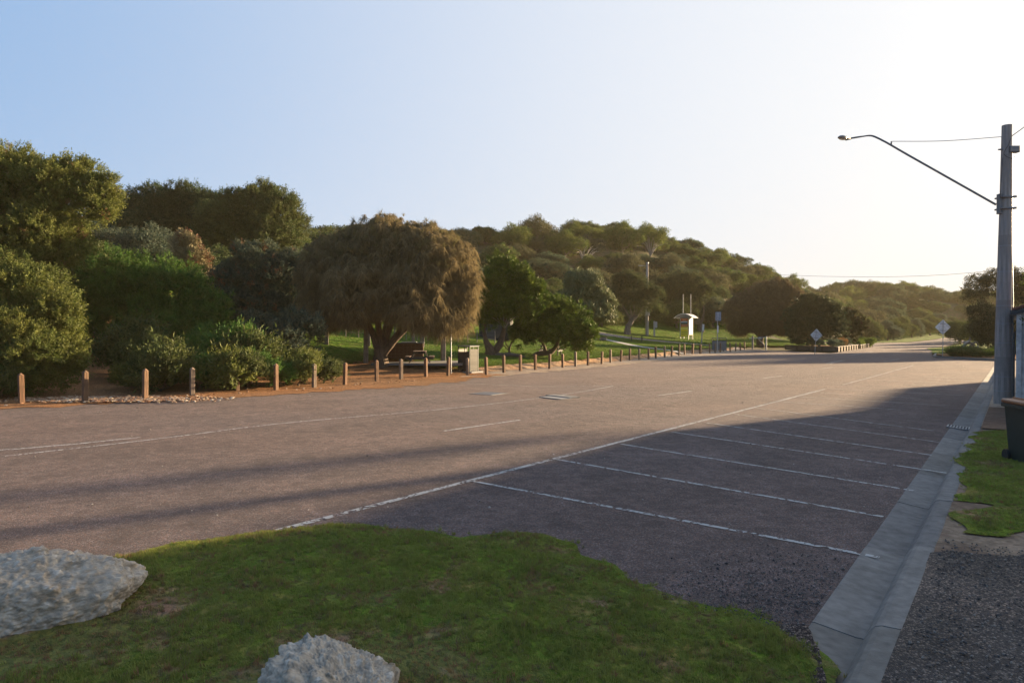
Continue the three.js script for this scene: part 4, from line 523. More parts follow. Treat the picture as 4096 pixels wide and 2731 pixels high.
scatter('loose_gravel', 'dark loose gravel spilled on the asphalt by the kerb mouth', 'gravel', 2400, (r) => { const s = 6.0 + gauss(r) * 1.3, t = -1.75 + gauss(r) * 0.7; const [x, z] = ST(s, t > -1.32 ? -2.64 - t : t); return [x, s < 5.8 ? 0.024 : 0.01, z]; }, 0.0075, [[.06, .055, .055], [.07, .065, .062], [.13, .115, .105]], M.pebble, 31);
scatter('verge_stones', 'dark crushed stone covering the ground behind the kerb', 'gravel', 5200, (r) => { const s = rr(1.5, 8.6, r), t = -0.6 + Math.abs(gauss(r)) * 2.2, [x, z] = ST(s, t); return [x, 0.115 + 0.02 * fbm2(x * 0.8, z * 0.8), z]; }, 0.009, [[.06, .058, .06], [.085, .075, .068], [.2, .175, .15], [.11, .09, .075]], M.pebble, 32);
scatter('road_pebbles', 'small pale pebbles scattered on the asphalt', 'pebbles', 700, (r) => { const s = rr(3, 30, r), t = rr(-24, -1.6, r), [x, z] = ST(s, t); return [x, 0.008, z]; }, 0.011, [[.35, .32, .29], [.1, .09, .085], [.22, .19, .17]], M.pebble, 33);
scatter('bark_chips', 'pale bark chips and fallen leaves along the bollard row', 'bark chips', 4200, (r) => { const i = Math.floor(rr(0, edgeFrame.length, r)), f = edgeFrame[i]; if (f.z < 14 || f.z > 33) return [-14 + gauss(r) * 3, 0.06, 23.2 + gauss(r) * 0.8]; const e = -0.9 + Math.abs(gauss(r)) * 1.5 - 0.4 * r(); const X = f.x + f.nx * e, Z = f.z + f.nz * e; return [X, land(X, Z) + 0.05, Z]; }, 0.05, [[.36, .22, .12], [.25, .13, .07], [.5, .4, .28], [.18, .09, .05]], M.pebble, 34, 0.22);

// ---------------------------------------------------------------- bollards
{
  const w = 0.075, c = 0.012, H = 0.94, prof = [[-w, -w + c], [-w + c, -w], [w - c, -w], [w, -w + c], [w, w - c], [w - c, w], [-w + c, w], [-w, w - c]];
  const g = new THREE.ExtrudeGeometry(new THREE.Shape(prof.map(([a, b]) => new THREE.Vector2(a, b))), { depth: H + 0.3, bevelEnabled: false }).rotateX(-Math.PI / 2).translate(0, -0.3, 0); boxUV(g);
  const capG = new THREE.CylinderGeometry(0.022, w * 1.395, 0.07, 4).rotateY(Math.PI / 4).translate(0, H + 0.0345, 0);
  const geo = join([g, capG]);
  const posts = [[-15.91, 22.1], [-14.12, 22.52], [-12.59, 23.38], [-11.71, 24.95], [-10.77, 26.69], [-9.41, 27.17], [-8.26, 28.44], [-7.34, 29.93], [-6.36, 32.03], [-5.43, 33.37], [-4.42, 34.99], [-3.38, 36.04], [-2.39, 36.78], [-1.4, 37.39], [-0.46, 39.18], [0.51, 40.96], [1.45, 42.16], [2.4, 43.43], [3.36, 45.06], [4.33, 46.45], [5.36, 48.06], [6.62, 50.28], [7.6, 52.55], [8.76, 54.87], [9.91, 57.32], [10.86, 58.15], [11.93, 59.59], [12.98, 61.52], [14.29, 63.81], [15.4, 65.79], [16.82, 68.68], [18.08, 71.4], [19.48, 73.58], [20.97, 75.91], [22.58, 77.88], [23.35, 78.38], [24.69, 80.84], [26.54, 82.89], [28.15, 85.85], [29.74, 88.81], [31.8, 93.17]];
  const wood = [M.postWood, M.postWood.clone(), M.postWood.clone(), M.postWood.clone()]; wood[3].color = col(0.19, 0.14, 0.1); wood[1].color = col(0.14, 0.08, 0.045); wood[2].color = col(0.2, 0.115, 0.065);
  posts.forEach(([X, Z], i) => { const m = new THREE.Mesh(geo, wood[(i * 5 + (i >> 2)) % 4]); m.name = numbered('timber_bollard'); const big = i === 32 || i === 33 ? 1.45 : 1; m.position.set(X, land(X, Z) + 0.02, -Z); m.rotation.set(rr(-.035, .035), -AZ + rr(-.2, .2), rr(-.045, .045)); m.scale.set(big, Z > 60 ? rr(1.05, 1.2) : rr(0.93, 1.08), big); m.castShadow = m.receiveShadow = true; scene.add(m); tag(m, big > 1 ? 'thick square timber bollard at the end of the concrete path' : ['square brown timber bollard in front of the low shrubs', 'square brown timber bollard standing in the sheoak leaf litter', 'square brown timber bollard below the eroded lawn bank', 'square brown timber bollard on the sandy shoulder near the double bin enclosure'][i < 6 ? 0 : i < 13 ? 1 : i < 30 ? 2 : 3], 'bollard', big > 1 ? 'thick bollards at the path end' : 'timber bollards along the road edge'); });
}
// ---------------------------------------------------------------- bin enclosures
function binEnclosure(label, X, Z, w, d, h, turn, lattice) {
  const t = thing('bin_enclosure', label, 'bin enclosure', at(X, Z, 0.02), turn);
  part('slab', new THREE.BoxGeometry(w + 0.5, 0.12, d + 0.3).translate(0, 0, 0), M.path, t);
  for (const sx of [-1, 1]) for (const sz of [-1, 1]) part('corner_post', box(0.05, h, 0.05, sx * w / 2, h / 2 + 0.06, sz * d / 2), M.darkMetal, t);
  part('top_frame', [box(w + 0.05, 0.045, 0.05, 0, h + 0.04, -d / 2), box(w + 0.05, 0.045, 0.05, 0, h + 0.04, d / 2), box(0.05, 0.045, d, -w / 2, h + 0.04, 0), box(0.05, 0.045, d, w / 2, h + 0.04, 0), box(w, 0.04, 0.04, 0, h - 0.27, d / 2), box(w, 0.04, 0.04, 0, h - 0.27, -d / 2), box(0.04, 0.3, 0.04, 0.05, h - 0.11, d / 2), box(0.04, 0.3, 0.04, 0.05, h - 0.11, -d / 2)], M.darkMetal, t);
  part('roof', box(w + 0.12, 0.03, d + 0.12, 0, h + 0.082, 0), M.greyPanel, t);
  part('door_panel', box(w - 0.06, h - 0.42, 0.02, 0, (h - 0.42) / 2 + 0.16, d / 2 + 0.005), lattice ? M.greyPanel : M.rustPanel, t);
  part('back_panel', box(w - 0.06, h - 0.42, 0.02, 0, (h - 0.42) / 2 + 0.16, -d / 2 - 0.005), lattice ? M.greyPanel : M.rustPanel, t);
  const n = 15; for (const sx of [-1, 1]) { const g = []; for (let i = 0; i < n; i++) g.push(box(0.03, h - 0.2, (d - 0.1) / n * 0.62, sx * (w / 2 + 0.006), (h - 0.2) / 2 + 0.1, -d / 2 + 0.05 + (d - 0.1) * (i + 0.5) / n)); g.push(box(0.012, h - 0.2, d - 0.08, sx * (w / 2 - 0.012), (h - 0.2) / 2 + 0.1, 0)); part('corrugated_side', g, lattice ? M.greyPanel : M.corrugated, t); }
  part('bin', [box(w * 0.72, h * 0.7, d * 0.72, 0, h * 0.35 + 0.16, 0)], M.binBody, t);
  for (const sx of [-1, 1]) part('wheel', new THREE.CylinderGeometry(0.1, 0.1, 0.05, 14).rotateX(Math.PI / 2).translate(sx * w * 0.3, 0.14, d * 0.3), M.rubber, t);
  return t;
}
binEnclosure('tall metal bin enclosure with corrugated side and rusty front by the bollards', -2.5, 38.95, 0.84, 0.74, 1.42, AZ, false);
binEnclosure('double-width grey bin enclosure behind the toilet sign', 25.9, 85.2, 1.7, 0.9, 1.6, AZ * 0.5, true);
// ---------------------------------------------------------------- picnic tables
function picnicTable(label, X, Z, turn, topMat, dy = 0.1) {
  const t = thing('picnic_table', label, 'picnic table', at(X, Z, dy), turn), L = 1.9;
  for (let i = 0; i < 5; i++) part('plank', box(L, 0.045, 0.135, 0, 0.74, (i - 2) * 0.147), topMat, t);
  for (const s of [-1, 1]) for (let i = 0; i < 2; i++) part('seat_plank', box(L, 0.045, 0.135, 0, 0.44, s * (0.68 + (i - 0.5) * 0.147)), topMat, t);
  for (const e of [-1, 1]) {
    for (const s of [-1, 1]) part('leg', box(0.09, 0.82, 0.05, e * 0.66, 0.355, s * 0.46, 0, s * -0.42), M.darkWood, t);
    part('seat_rail', box(0.05, 0.13, 1.62, e * 0.71, 0.35, 0), M.darkWood, t); part('top_rail', box(0.05, 0.1, 0.7, e * 0.71, 0.665, 0), M.darkWood, t);
  }
  return t;
}
picnicTable('dark timber picnic table beside the sheoak trunk', -5.35, 39.6, AZ * 0.35 + 1.25, M.redWood, 0.17);
picnicTable('dark timber picnic table between the gravel and concrete paths', 16.2, 88.6, 0.15, M.darkWood, 0.08);
picnicTable('picnic table half hidden under the low spreading tree', 3.0, 52.6, 0.3, M.darkWood, 0.08);
{ // barbecue block
  const X = -6.9, Z = 41.8, t = thing('barbecue_block', 'brown brick barbecue block with steel hotplates behind the sheoak trunk', 'barbecue', at(X, Z, 0.1), -0.1), W = 2.9, D = 0.9, g = [];
  for (let c = 0; c < 10; c++) for (const [n, len, ax] of [[12, W, 0], [4, D, 1]]) for (const s of [-1, 1]) for (let i = 0; i < n; i++) { const off = c % 2 ? 0.5 : 0, x = (i + 0.5) / n * len - len / 2; g.push(ax ? new THREE.BoxGeometry(0.1, 0.076, len / n - 0.012).translate(s * (W / 2 - 0.05), 0.05 + c * 0.088, clamp(x + off * 0.05, -D / 2 + 0.1, D / 2 - 0.1)) : new THREE.BoxGeometry(len / n - 0.012, 0.076, 0.1 + 0.006 * ((i * 7 + c * 3) % 3)).translate(x + (i < n - 1 ? off * 0.1 : 0), 0.05 + c * 0.088, s * (D / 2 - 0.05))); }
  g.forEach(boxUV); const b = part('brick', g, M.brick, t); b.userData.kind = 'stuff';
  part('mortar_core', new THREE.BoxGeometry(W - 0.03, 0.9, D - 0.03).translate(0, 0.45, 0), M.stone, t);
  part('bench_top', box(W + 0.1, 0.06, D + 0.1, 0, 0.93, 0), M.roofDark, t);
  for (const x of [-0.8, 0.6]) part('hotplate', box(0.9, 0.05, 0.6, x, 0.985, 0), M.galv, t);
}
// weathered posts of the old shelter and the wire fence behind
for (const [X, Z, h, w] of [[-8.47, 39.52, 3.2, .26], [-6.62, 50.3, 3.2, .3], [-4.25, 42.13, 2.9, .28], [-9.9, 47, 2.6, .24], [-7.6, 52.5, 2.6, .22], [-12.1, 44.5, 2.4, .24]]) { const m = new THREE.Mesh(box(w, h + .4, w, 0, (h - .4) / 2, 0), M.greyWood); m.name = numbered('timber_post'); m.position.set(...(([a, b, c]) => [a, b, -c])(at(X, Z, 0.05))); m.rotation.set(0, 0.3, rr(-.02, .02)); m.castShadow = m.receiveShadow = true; scene.add(m); tag(m, 'tall weathered square timber post beneath the sheoak crown', 'post', 'weathered posts around the barbecue'); }
{ // white-topped fence posts and wires
  const t = thing('wire_fence', 'row of small pale posts strung with wire behind the lawn', 'fence', [0, 0, 0]);
  const P = []; for (let i = 0; i < 15; i++) { const X = -12 + i * 0.75, Z = 49.2 + i * 0.78; P.push([X, Z]); part('fence_post', cyl(0.04, 0.04, 1.25, X, land(X, Z) - 0.1, -Z, 8), M.greyWood, t); }
  for (const h of [0.4, 0.75, 1.1]) part('fence_wire', wire(P.map(([X, Z]) => V(X, land(X, Z) + h, Z)), 0.008), M.steel, t);
}
{ const [x, y, z] = at(-3.35, 37.5, 0), t = thing('sign_pole', 'thin galvanised pole beside the bin enclosure, its top in the foliage', 'pole', [x, y, z]); part('pole', cyl(0.03, 0.03, 3.1, 0, -0.2, 0, 10), M.galv, t); }
{ // dark hut
  const X = -1.6, Z = 63, t = thing('dark_hut', 'dark grey hut in the shade behind the two-trunked tree', 'hut', at(X, Z, 0), 0.1);
  part('wall', [box(3.0, 2.6, 2.4, 0, 1.25, -1.2)], M.hut, t); part('door', box(0.9, 2.0, 0.05, -0.4, 1.05, 0.03), M.roofDark, t); part('roof', box(3.4, 0.12, 2.9, 0, 2.62, -1.2), M.roofDark, t);
}
{ // stone bench
  const t = thing('stone_bench', 'timber-topped stone bench beside the concrete path', 'bench', at(10.8, 82.6, 0.03), 0.2), r = rngOf(8);
  for (let c = 0; c < 2; c++) for (let i = 0; i < 5; i++) { const g = new RoundedBoxGeometry(rr(.2, .26, r), rr(.17, .2, r), 0.5, 2, 0.05); boxUV(g); part('stone', g.translate(-0.5 + i * 0.25 + c * 0.06, 0.12 + c * 0.19, 0), M.stone, t); }
  part('seat', box(1.6, 0.08, 0.62, 0, 0.46, 0), M.sleeper, t);
}
// ---------------------------------------------------------------- light pole by the gravel path
{
  const t = thing('light_pole', 'grey timber light pole rising out of the leaning tea-tree', 'light pole', at(20.19, 102, 0.05));
  part('pole', new THREE.CylinderGeometry(0.17, 0.25, 11, 14).translate(0, 5.3, 0), M.poleWood, t); part('cap', cyl(0.185, 0.185, 0.1, 0, 10.8, 0, 14), M.galv, t);
  part('lamp_arm', tube([V(0, 10.35, 0), V(-0.5, 10.4, 0), V(-0.75, 10.42, 0)], [0.03, 0.03, 0.03], 7), M.galv, t);
  part('lamp_head', box(0.62, 0.12, 0.24, -1.0, 10.42, 0), M.galvDull, t);
  part('junction_panel', box(0.72, 0.85, 0.12, 0, 3.45, 0.26), M.galvDull, t); part('bracket', box(0.8, 0.08, 0.3, 0, 2.95, 0.2), M.steel, t);
  const b = thing('meter_box', 'small grey meter box on a post beside the light pole', 'meter box', at(21.4, 102.6, 0.05)); part('post', box(0.22, 2.4, 0.2, 0, 1.1, 0), M.galvDull, b); part('cabinet', box(0.34, 0.9, 0.24, 0.24, 1.75, 0.05), M.galv, b);
}
// ---------------------------------------------------------------- information shelter
{
  const cv = (w, h, draw) => { const c = document.createElement('canvas'); c.width = w; c.height = h; draw(c.getContext('2d'), w, h); const t = new THREE.CanvasTexture(c); t.colorSpace = THREE.SRGBColorSpace; return t; };
  const r = rngOf(66), rows = (x, X0, X1, y0, n, dy, colr, th) => { x.fillStyle = colr; for (let i = 0; i < n; i++) { let a = X0 + rr(0, 10, r); while (a < X1 - 8) { const l = rr(5, 22, r); x.fillRect(a, y0 + i * dy, Math.min(l, X1 - a), th); a += l + 4; } } };
  const board = cv(256, 640, (x, w, h) => {
    x.fillStyle = '#a8491c'; x.fillRect(0, 0, w, h * 0.48); rows(x, 20, w - 20, 22, 1, 12, '#e0c9ae', 8); rows(x, 60, w - 60, 56, 2, 13, '#e0c9ae', 6);
    const g = x.createLinearGradient(0, 105, 0, 215); g.addColorStop(0, '#b9c6d6'); g.addColorStop(0.35, '#8fa2b4'); g.addColorStop(0.4, '#3c4f63'); g.addColorStop(1, '#4d5a3e'); x.fillStyle = g; x.fillRect(14, 105, w - 28, 110); x.fillStyle = '#2c3a45'; x.beginPath(); x.moveTo(14, 165); x.quadraticCurveTo(100, 140, 160, 158); x.lineTo(w - 14, 150); x.lineTo(w - 14, 180); x.lineTo(14, 185); x.fill();
    rows(x, 24, w - 24, 232, 5, 13, '#c9a183', 5); x.fillStyle = '#f4d02c'; x.fillRect(0, h * 0.48, w, h * 0.52); rows(x, 20, w - 20, 322, 2, 14, '#4d4a18', 6); x.fillStyle = '#d9d3a0'; x.fillRect(14, 352, w - 28, 14); rows(x, 20, w - 20, 380, 6, 12, '#5d5a22', 4);
    x.fillStyle = '#3d5a24'; for (const y of [470, 530]) x.fillRect(16, y, w - 32, 16); rows(x, 24, w - 24, 492, 2, 12, '#5d5a22', 4); rows(x, 24, w - 24, 555, 5, 12, '#4d4a18', 4);
  });
  const notice = cv(160, 512, (x, w, h) => { x.fillStyle = '#b9b09a'; x.fillRect(0, 0, w, h); rows(x, 14, w - 14, 30, 10, 14, '#a59c88', 4); x.fillStyle = '#9aa39c'; x.fillRect(18, 250, w - 36, 190); rows(x, 24, w - 24, 262, 12, 14, '#6f766f', 4); });
  const t = thing('information_shelter', 'small information shelter with curved roof, brown and yellow sign and twin tall poles', 'information board', at(26.9, 105.8, 0.05), 0.6);
  part('sign_board', [box(1.2, 2.9, 0.05, 0, 1.83, 0.5)], M.sleeper, t); part('sign_face', new THREE.PlaneGeometry(1.15, 2.8).translate(0, 1.83, 0.53), std({ map: board, roughness: 0.7 }), t);
  part('notice_board', box(0.05, 2.6, 1.5, 0.75, 2.0, -0.25), M.galvDull, t); part('notice_face', new THREE.PlaneGeometry(1.35, 2.4).rotateY(Math.PI / 2).translate(0.78, 2.0, -0.25), std({ map: notice, roughness: 0.35 }), t);
  for (const [x, z] of [[-.62, .5], [.66, .5], [.75, -1.05], [-.62, -1.0]]) part('leg', box(0.12, 3.3, 0.12, x, 1.6, z), M.galvDull, t);
  for (const x of [-.62, .62]) part('tall_pole', cyl(0.055, 0.045, 7.0, x, 0, -0.62, 10), M.galvDull, t);
  const arc = new THREE.Shape(); arc.moveTo(-1.55, 0); arc.quadraticCurveTo(0, 1.35, 1.55, 0); arc.lineTo(1.5, -0.03); arc.quadraticCurveTo(0, 1.2, -1.5, -0.03);
  part('curved_roof', new THREE.ExtrudeGeometry(arc, { depth: 2.5, bevelEnabled: false, curveSegments: 16 }).translate(0, 3.28, -1.5), M.white, t);
  const gb = []; for (let i = 0; i < 4; i++) { const y = i * 0.14, hw = 1.36 * Math.sqrt(1 - y / 0.66) ; gb.push(box(hw * 2 - 0.06, 0.125, 0.04, 0, 3.33 + y, 0.9)); } part('gable_slat', gb, M.greyWood, t);
}
// ---------------------------------------------------------------- signs, gate
{ const t = thing('walking_sign', 'slim leaning post with small white plate beside the gravel path', 'sign', at(27.4, 98.6, 0.05)); const p = part('post', box(0.12, 2.9, 0.12, 0, 1.35, 0), M.galvDull, t); part('plate', box(0.24, 0.95, 0.03, 0.12, 2.3, 0.08), M.white, t); t.rotation.z = -0.05; p.castShadow = true; }
{
  const c = document.createElement('canvas'); c.width = 128; c.height = 192; const x = c.getContext('2d'); x.fillStyle = '#56697f'; x.fillRect(0, 0, 128, 192); x.strokeStyle = '#8fa0b2'; x.lineWidth = 4; x.strokeRect(6, 6, 116, 180); x.fillStyle = '#8c9aa8'; x.fillRect(46, 24, 34, 14); x.fillRect(52, 36, 8, 60); x.fillRect(68, 44, 8, 52); x.strokeRect(40, 20, 46, 84); x.fillRect(14, 112, 100, 3); x.beginPath(); x.moveTo(34, 144); x.lineTo(66, 126); x.lineTo(60, 144); x.lineTo(88, 140); x.lineTo(60, 152); x.lineTo(66, 164); x.fill();
  const tx = new THREE.CanvasTexture(c); tx.colorSpace = THREE.SRGBColorSpace;
  const t = thing('parking_sign', 'blue-grey rectangular sign on a tall pole in front of the double bin enclosure', 'sign', at(24.7, 82, 0.02)); part('pole', cyl(0.05, 0.05, 4.7, 0, -0.1, 0, 10), M.galv, t); part('plate', box(0.68, 1.05, 0.03, 0.06, 4.3, 0.07), M.greyPanel, t); part('plate_face', new THREE.PlaneGeometry(0.66, 1.03).translate(0.06, 4.3, 0.0875), std({ map: tx, roughness: 0.5 }), t); part('notice', box(0.17, 0.85, 0.03, 0.02, 2.75, 0.06), M.white, t);
}
function diamondBack(label, X, Z, h, side, turn, lean) {
  const t = thing('warning_sign', label, 'road sign', at(X, Z, 0), turn), d = side / Math.SQRT2;
  part('pole', cyl(0.035, 0.035, h, 0, -0.1, 0.05, 10), M.galv, t);
  const s = new THREE.Shape(), c = side / 2, q = 0.07; s.moveTo(-c + q, -c); s.lineTo(c - q, -c); s.quadraticCurveTo(c, -c, c, -c + q); s.lineTo(c, c - q); s.quadraticCurveTo(c, c, c - q, c); s.lineTo(-c + q, c); s.quadraticCurveTo(-c, c, -c, c - q); s.lineTo(-c, -c + q); s.quadraticCurveTo(-c, -c, -c + q, -c);
  part('plate', new THREE.ExtrudeGeometry(s, { depth: 0.012, bevelEnabled: false }).rotateZ(Math.PI / 4).translate(0, h - d, -0.02), M.white, t);
  for (const k of [-.45, .45]) part('brace', box(d * 0.72, 0.05, 0.03, 0, h - d + k * d, 0.01), M.steel, t);
  t.rotation.z = lean; return t;
}
diamondBack('grey back of a small diamond warning sign turned nearly edge-on by the planter', 33.38, 75.1, 2.8, 1.0, 0.95, -0.06);
diamondBack('grey back of a large diamond warning sign above the garden bed', 39.7, 62.9, 3.55, 0.98, 0.1, -0.012);
{
  const t = thing('boom_gate', 'white steel boom gate between a timber post and a steel post', 'gate', at(33.6, 95.2, 0.02), 0.05);
  part('timber_post', cyl(0.13, 0.13, 2.0, 0, -0.1, 0, 10), M.greyWood, t); part('steel_post', cyl(0.1, 0.1, 1.95, 1.85, -0.1, 0, 12), M.galv, t); part('boom', tube([V(-0.45, 1.55, 0), V(0.6, 1.6, 0), V(1.85, 1.72, 0)], [0.05, 0.05, 0.05], 8), M.galv, t); part('brace', tube([V(0.7, 1.5, 0), V(1.3, 0.95, 0), V(1.85, 0.4, 0)], [0.04, 0.04, 0.04], 8), M.galv, t); part('plate', box(0.5, 0.36, 0.02, 0.95, 1.62, 0.06), M.greyPanel, t); part('plate_text', [box(0.36, 0.05, 0.006, 0.95, 1.68, 0.073), box(0.4, 0.07, 0.006, 0.95, 1.56, 0.073)], M.white, t);
}
// ---------------------------------------------------------------- timber planter
function sleeperWall(t, A, B, h, capMat, posts) {
  const dx = B[0] - A[0], dz = B[1] - A[1], L = Math.hypot(dx, dz), a = Math.atan2(dz, dx), y = 0;
  for (let i = 0; i < 3; i++) part('sleeper', box(L, h / 3 - 0.01, 0.09, 0, 0, 0).rotateY(a).translate((A[0] + B[0]) / 2, y + h / 3 * (i + 0.5), -(A[1] + B[1]) / 2), M.sleeper, t);
  part('capping', box(L + 0.1, 0.06, 0.24, 0, 0, 0).rotateY(a).translate((A[0] + B[0]) / 2, y + h + 0.03, -(A[1] + B[1]) / 2), capMat, t);
  for (let i = 0; i <= posts; i++) { const k = i / posts, s = 0.11; part('wall_post', box(0.16, h + 0.02, 0.13, 0, 0, 0).rotateY(a).translate(lerp(A[0], B[0], k) + dz / L * s, y + h / 2, -(lerp(A[1], B[1], k) - dx / L * s)), M.sleeper, t); }
}
{
  const t = thing('timber_planter', 'long dark timber-sleeper planter wall wrapping the banksias', 'planter', [0, 0, 0]);
  sleeperWall(t, [38.6, 96], [39.5, 82.9], 0.6, M.sleeper, 4); sleeperWall(t, [39.5, 82.9], [50.4, 99.4], 0.6, M.greyWood, 8);
  part('soil', sheet([[38.7, 96], [39.6, 83.2], [50.2, 99.4], [46, 104]], 1.5, (X, Z) => 0.5, (X, Z) => tone(X, Z, 0.2, 0.5)), M.litter, t);
  const u = thing('timber_planter', 'short timber planter step beyond the long planter wall', 'planter', [0, 0, 0], 0, 'short planter steps'); sleeperWall(u, [51.3, 100.6], [55, 106.2], 0.55, M.greyWood, 3);
  const w = thing('timber_planter', 'short timber planter step beyond the long planter wall', 'planter', [0, 0, 0], 0, 'short planter steps'); sleeperWall(w, [56.2, 108], [60, 113.8], 0.55, M.greyWood, 3);
  const r = rngOf(71), sp = [[40.2, 85.2, .8, 1], [41, 87.2, .9, 1], [42.4, 88.6, .85, 1], [40, 88.6, .9, 0], [43.6, 90.6, 1.15, 2], [44.6, 92, 1.1, 2], [39.8, 91.5, .9, 0], [39.3, 94, .9, 0], [46.2, 94.4, .9, 1], [52.5, 103.6, 1.0, 3], [57.6, 110.8, 1.4, 3], [54, 106.5, 1.1, 3]];
  sp.forEach(([X, Z, h, k], i) => { const y = i < 9 ? 0.5 : 0.1, o = thing('planter_plant', k === 2 ? 'russet grassy tussock glowing at the planter edge' : k === 3 ? 'rounded clipped green shrub at the planter steps' : 'low grey-green ground plant spilling over the planter', 'plant', [X, y, Z], 0, ['planter ground plants', 'planter ground plants', 'russet tussocks', 'rounded planter shrubs'][k]); const l = []; for (let j = 0; j < 4; j++) l.push([rr(-.5, .5, r) * h, h * rr(.35, .55, r), rr(-.4, .4, r) * h, h * rr(.45, .6, r)]); crown(o, l, { name: 'foliage', geo: k === 2 ? SPRIG.needle : SPRIG.tea, size: 0.34, density: 14, seed: 800 + i, ...(k === 2 ? { a: [0.17, 0.09, 0.04], b: [0.24, 0.14, 0.06] } : k === 3 ? G.green : G.grey), lift: 1, floor: 0.02 }); });
}
// ---------------------------------------------------------------- garden bed on the corner
{
  const sp = [[40.6, 61.9, .85], [41.2, 63.1, .9], [42.0, 62.1, .8], [42.2, 64.3, .85], [43.1, 63.3, .7], [44.6, 62.6, .8], [46.0, 62.4, 1.0], [46.8, 63.3, 1.15], [45.4, 61.1, .9], [47.8, 64.2, 1.0], [41.4, 60.4, .6], [42.6, 60.6, .6]], r = rngOf(17);
  sp.forEach(([X, Z, h], i) => { const o = thing('bed_plant', i > 4 && i < 10 ? 'bushy green-gold shrub in the corner garden bed' : 'clump of strappy green leaves in the corner garden bed', 'plant', [X, 0.15, Z], r() * 6, i > 4 && i < 10 ? 'bushy bed shrubs' : 'strappy bed plants'); const l = i > 4 && i < 10 ? [[0, h * .5, 0, h * .62], [.4, h * .45, .1, h * .5], [-.4, h * .4, -.1, h * .5]] : [[0, 0.15, 0, .35], [.35, 0.12, .2, .35], [-.35, .12, -.1, .35]]; crown(o, l, { name: 'foliage', geo: i > 4 && i < 10 ? SPRIG.tea : SPRIG.strap, size: i > 4 && i < 10 ? 0.34 : h, density: i > 4 && i < 10 ? 20 : 13, seed: 900 + i, ...(i % 2 ? G.green : G.tea), lift: 2, out: 0.5, floor: 0.0 }); });
  const d = thing('driftwood_sculpture', 'arched driftwood sculpture standing among the bed plants', 'sculpture', [42.9, 0.15, 64.4]), pieces = [[[-.75, -.1, 0], [-.55, .6, 0], [-.15, 1.15, 0], [.4, 1.5, 0]], [[-.6, 0, .1], [-.3, .7, .1], [.2, 1.2, .1], [.75, 1.2, .05]], [[-.1, -.1, 0], [.1, .5, 0], [.5, 1.05, 0], [.85, 1.05, 0]], [[.2, -.1, .2], [.35, .6, .15], [.65, 1.0, .1]], [[.1, 1.2, 0], [.35, 1.55, 0], [.3, 1.85, 0]], [[.5, 1.1, 0], [.95, 1.3, 0], [1.15, .95, 0]], [[-.5, .5, .05], [0, .85, .05], [.55, .9, 0]], [[.7, 1.0, 0], [.8, .6, 0], [.9, .35, 0]]];
  pieces.forEach((p, i) => part('driftwood', tube(p.map(([x, y, z]) => V(x, y, z)), i < 4 ? [.13, .12, .1, .06] : [.07, .08, .03], 7, .35), i % 3 ? M.barkGrey : M.dead, d));
  for (const [X, Z] of [[49.4, 67.6], [45.3, 66.3]]) { const b = thing('white_bollard', 'short white round-capped bollard near the hedge', 'bollard', [X, 0.1, Z], 0, 'short white bollards'); part('post', cyl(0.1, 0.1, 0.85, 0, 0, 0, 14), M.white, b); part('cap', new THREE.SphereGeometry(0.105, 14, 8, 0, 6.283, 0, 1.571).translate(0, 0.85, 0), M.galv, b); }
}
// ---------------------------------------------------------------- drains
{
  const [gx, gz] = ST(19.75, -0.98), t = thing('gutter_grate', 'steel grate dipping across the concrete gutter', 'drain grate', [gx, 0.0, gz], AZ);
  for (let i = 0; i < 12; i++) { const x = -0.36 + i * 0.062, y = x < 0.02 ? 0.025 - (x + 0.36) * 0.1 : -0.014 + (x - 0.02) * 0.22; part('bar', box(0.026, 0.03, 0.46, x, y + 0.006, 0), M.galvDull, t); }
  for (const z of [-.24, .24]) part('frame', [box(0.4, 0.03, 0.035, -0.18, 0.012, z, 0, 0, -0.1), box(0.38, 0.03, 0.035, 0.2, 0.024, z, 0, 0, 0.21)], M.steel, t);
  part('dark_pit', box(0.74, 0.02, 0.46, 0, -0.038, 0), M.rubber, t);
  const p = thing('stormwater_pit', 'concrete stormwater pit with steel grate in the road', 'drain grate', [1.55, 0.006, 24.15], AZ * 1.4);
  part('lintel', box(1.3, 0.05, 0.5, -0.2, 0.012, -0.52), M.concrete, p); part('pit_frame', [box(1.1, 0.03, 0.05, 0, 0.006, -0.25), box(1.1, 0.03, 0.05, 0, 0.006, 0.28), box(0.05, 0.03, 0.55, -0.54, 0.006, 0), box(0.05, 0.03, 0.55, 0.54, 0.006, 0)], M.steel, p); for (let i = 0; i < 13; i++) part('bar', box(0.025, 0.026, 0.5, -0.48 + i * 0.08, 0.006, 0), M.galvDull, p); part('dark_pit', box(1.06, 0.01, 0.5, 0, 0.0, 0), M.rubber, p);
  const c = thing('service_cover', 'dark flat service cover set in the asphalt', 'drain cover', [-0.9, 0.006, 25.9], AZ); part('cover', box(1.0, 0.024, 0.9, 0, 0.0, 0), M.steel, c); part('rim', [box(1.12, 0.018, 0.06, 0, 0, 0.48), box(1.12, 0.018, 0.06, 0, 0, -0.48), box(0.06, 0.018, 0.9, 0.53, 0, 0), box(0.06, 0.018, 0.9, -0.53, 0, 0)], M.concrete, c);
}
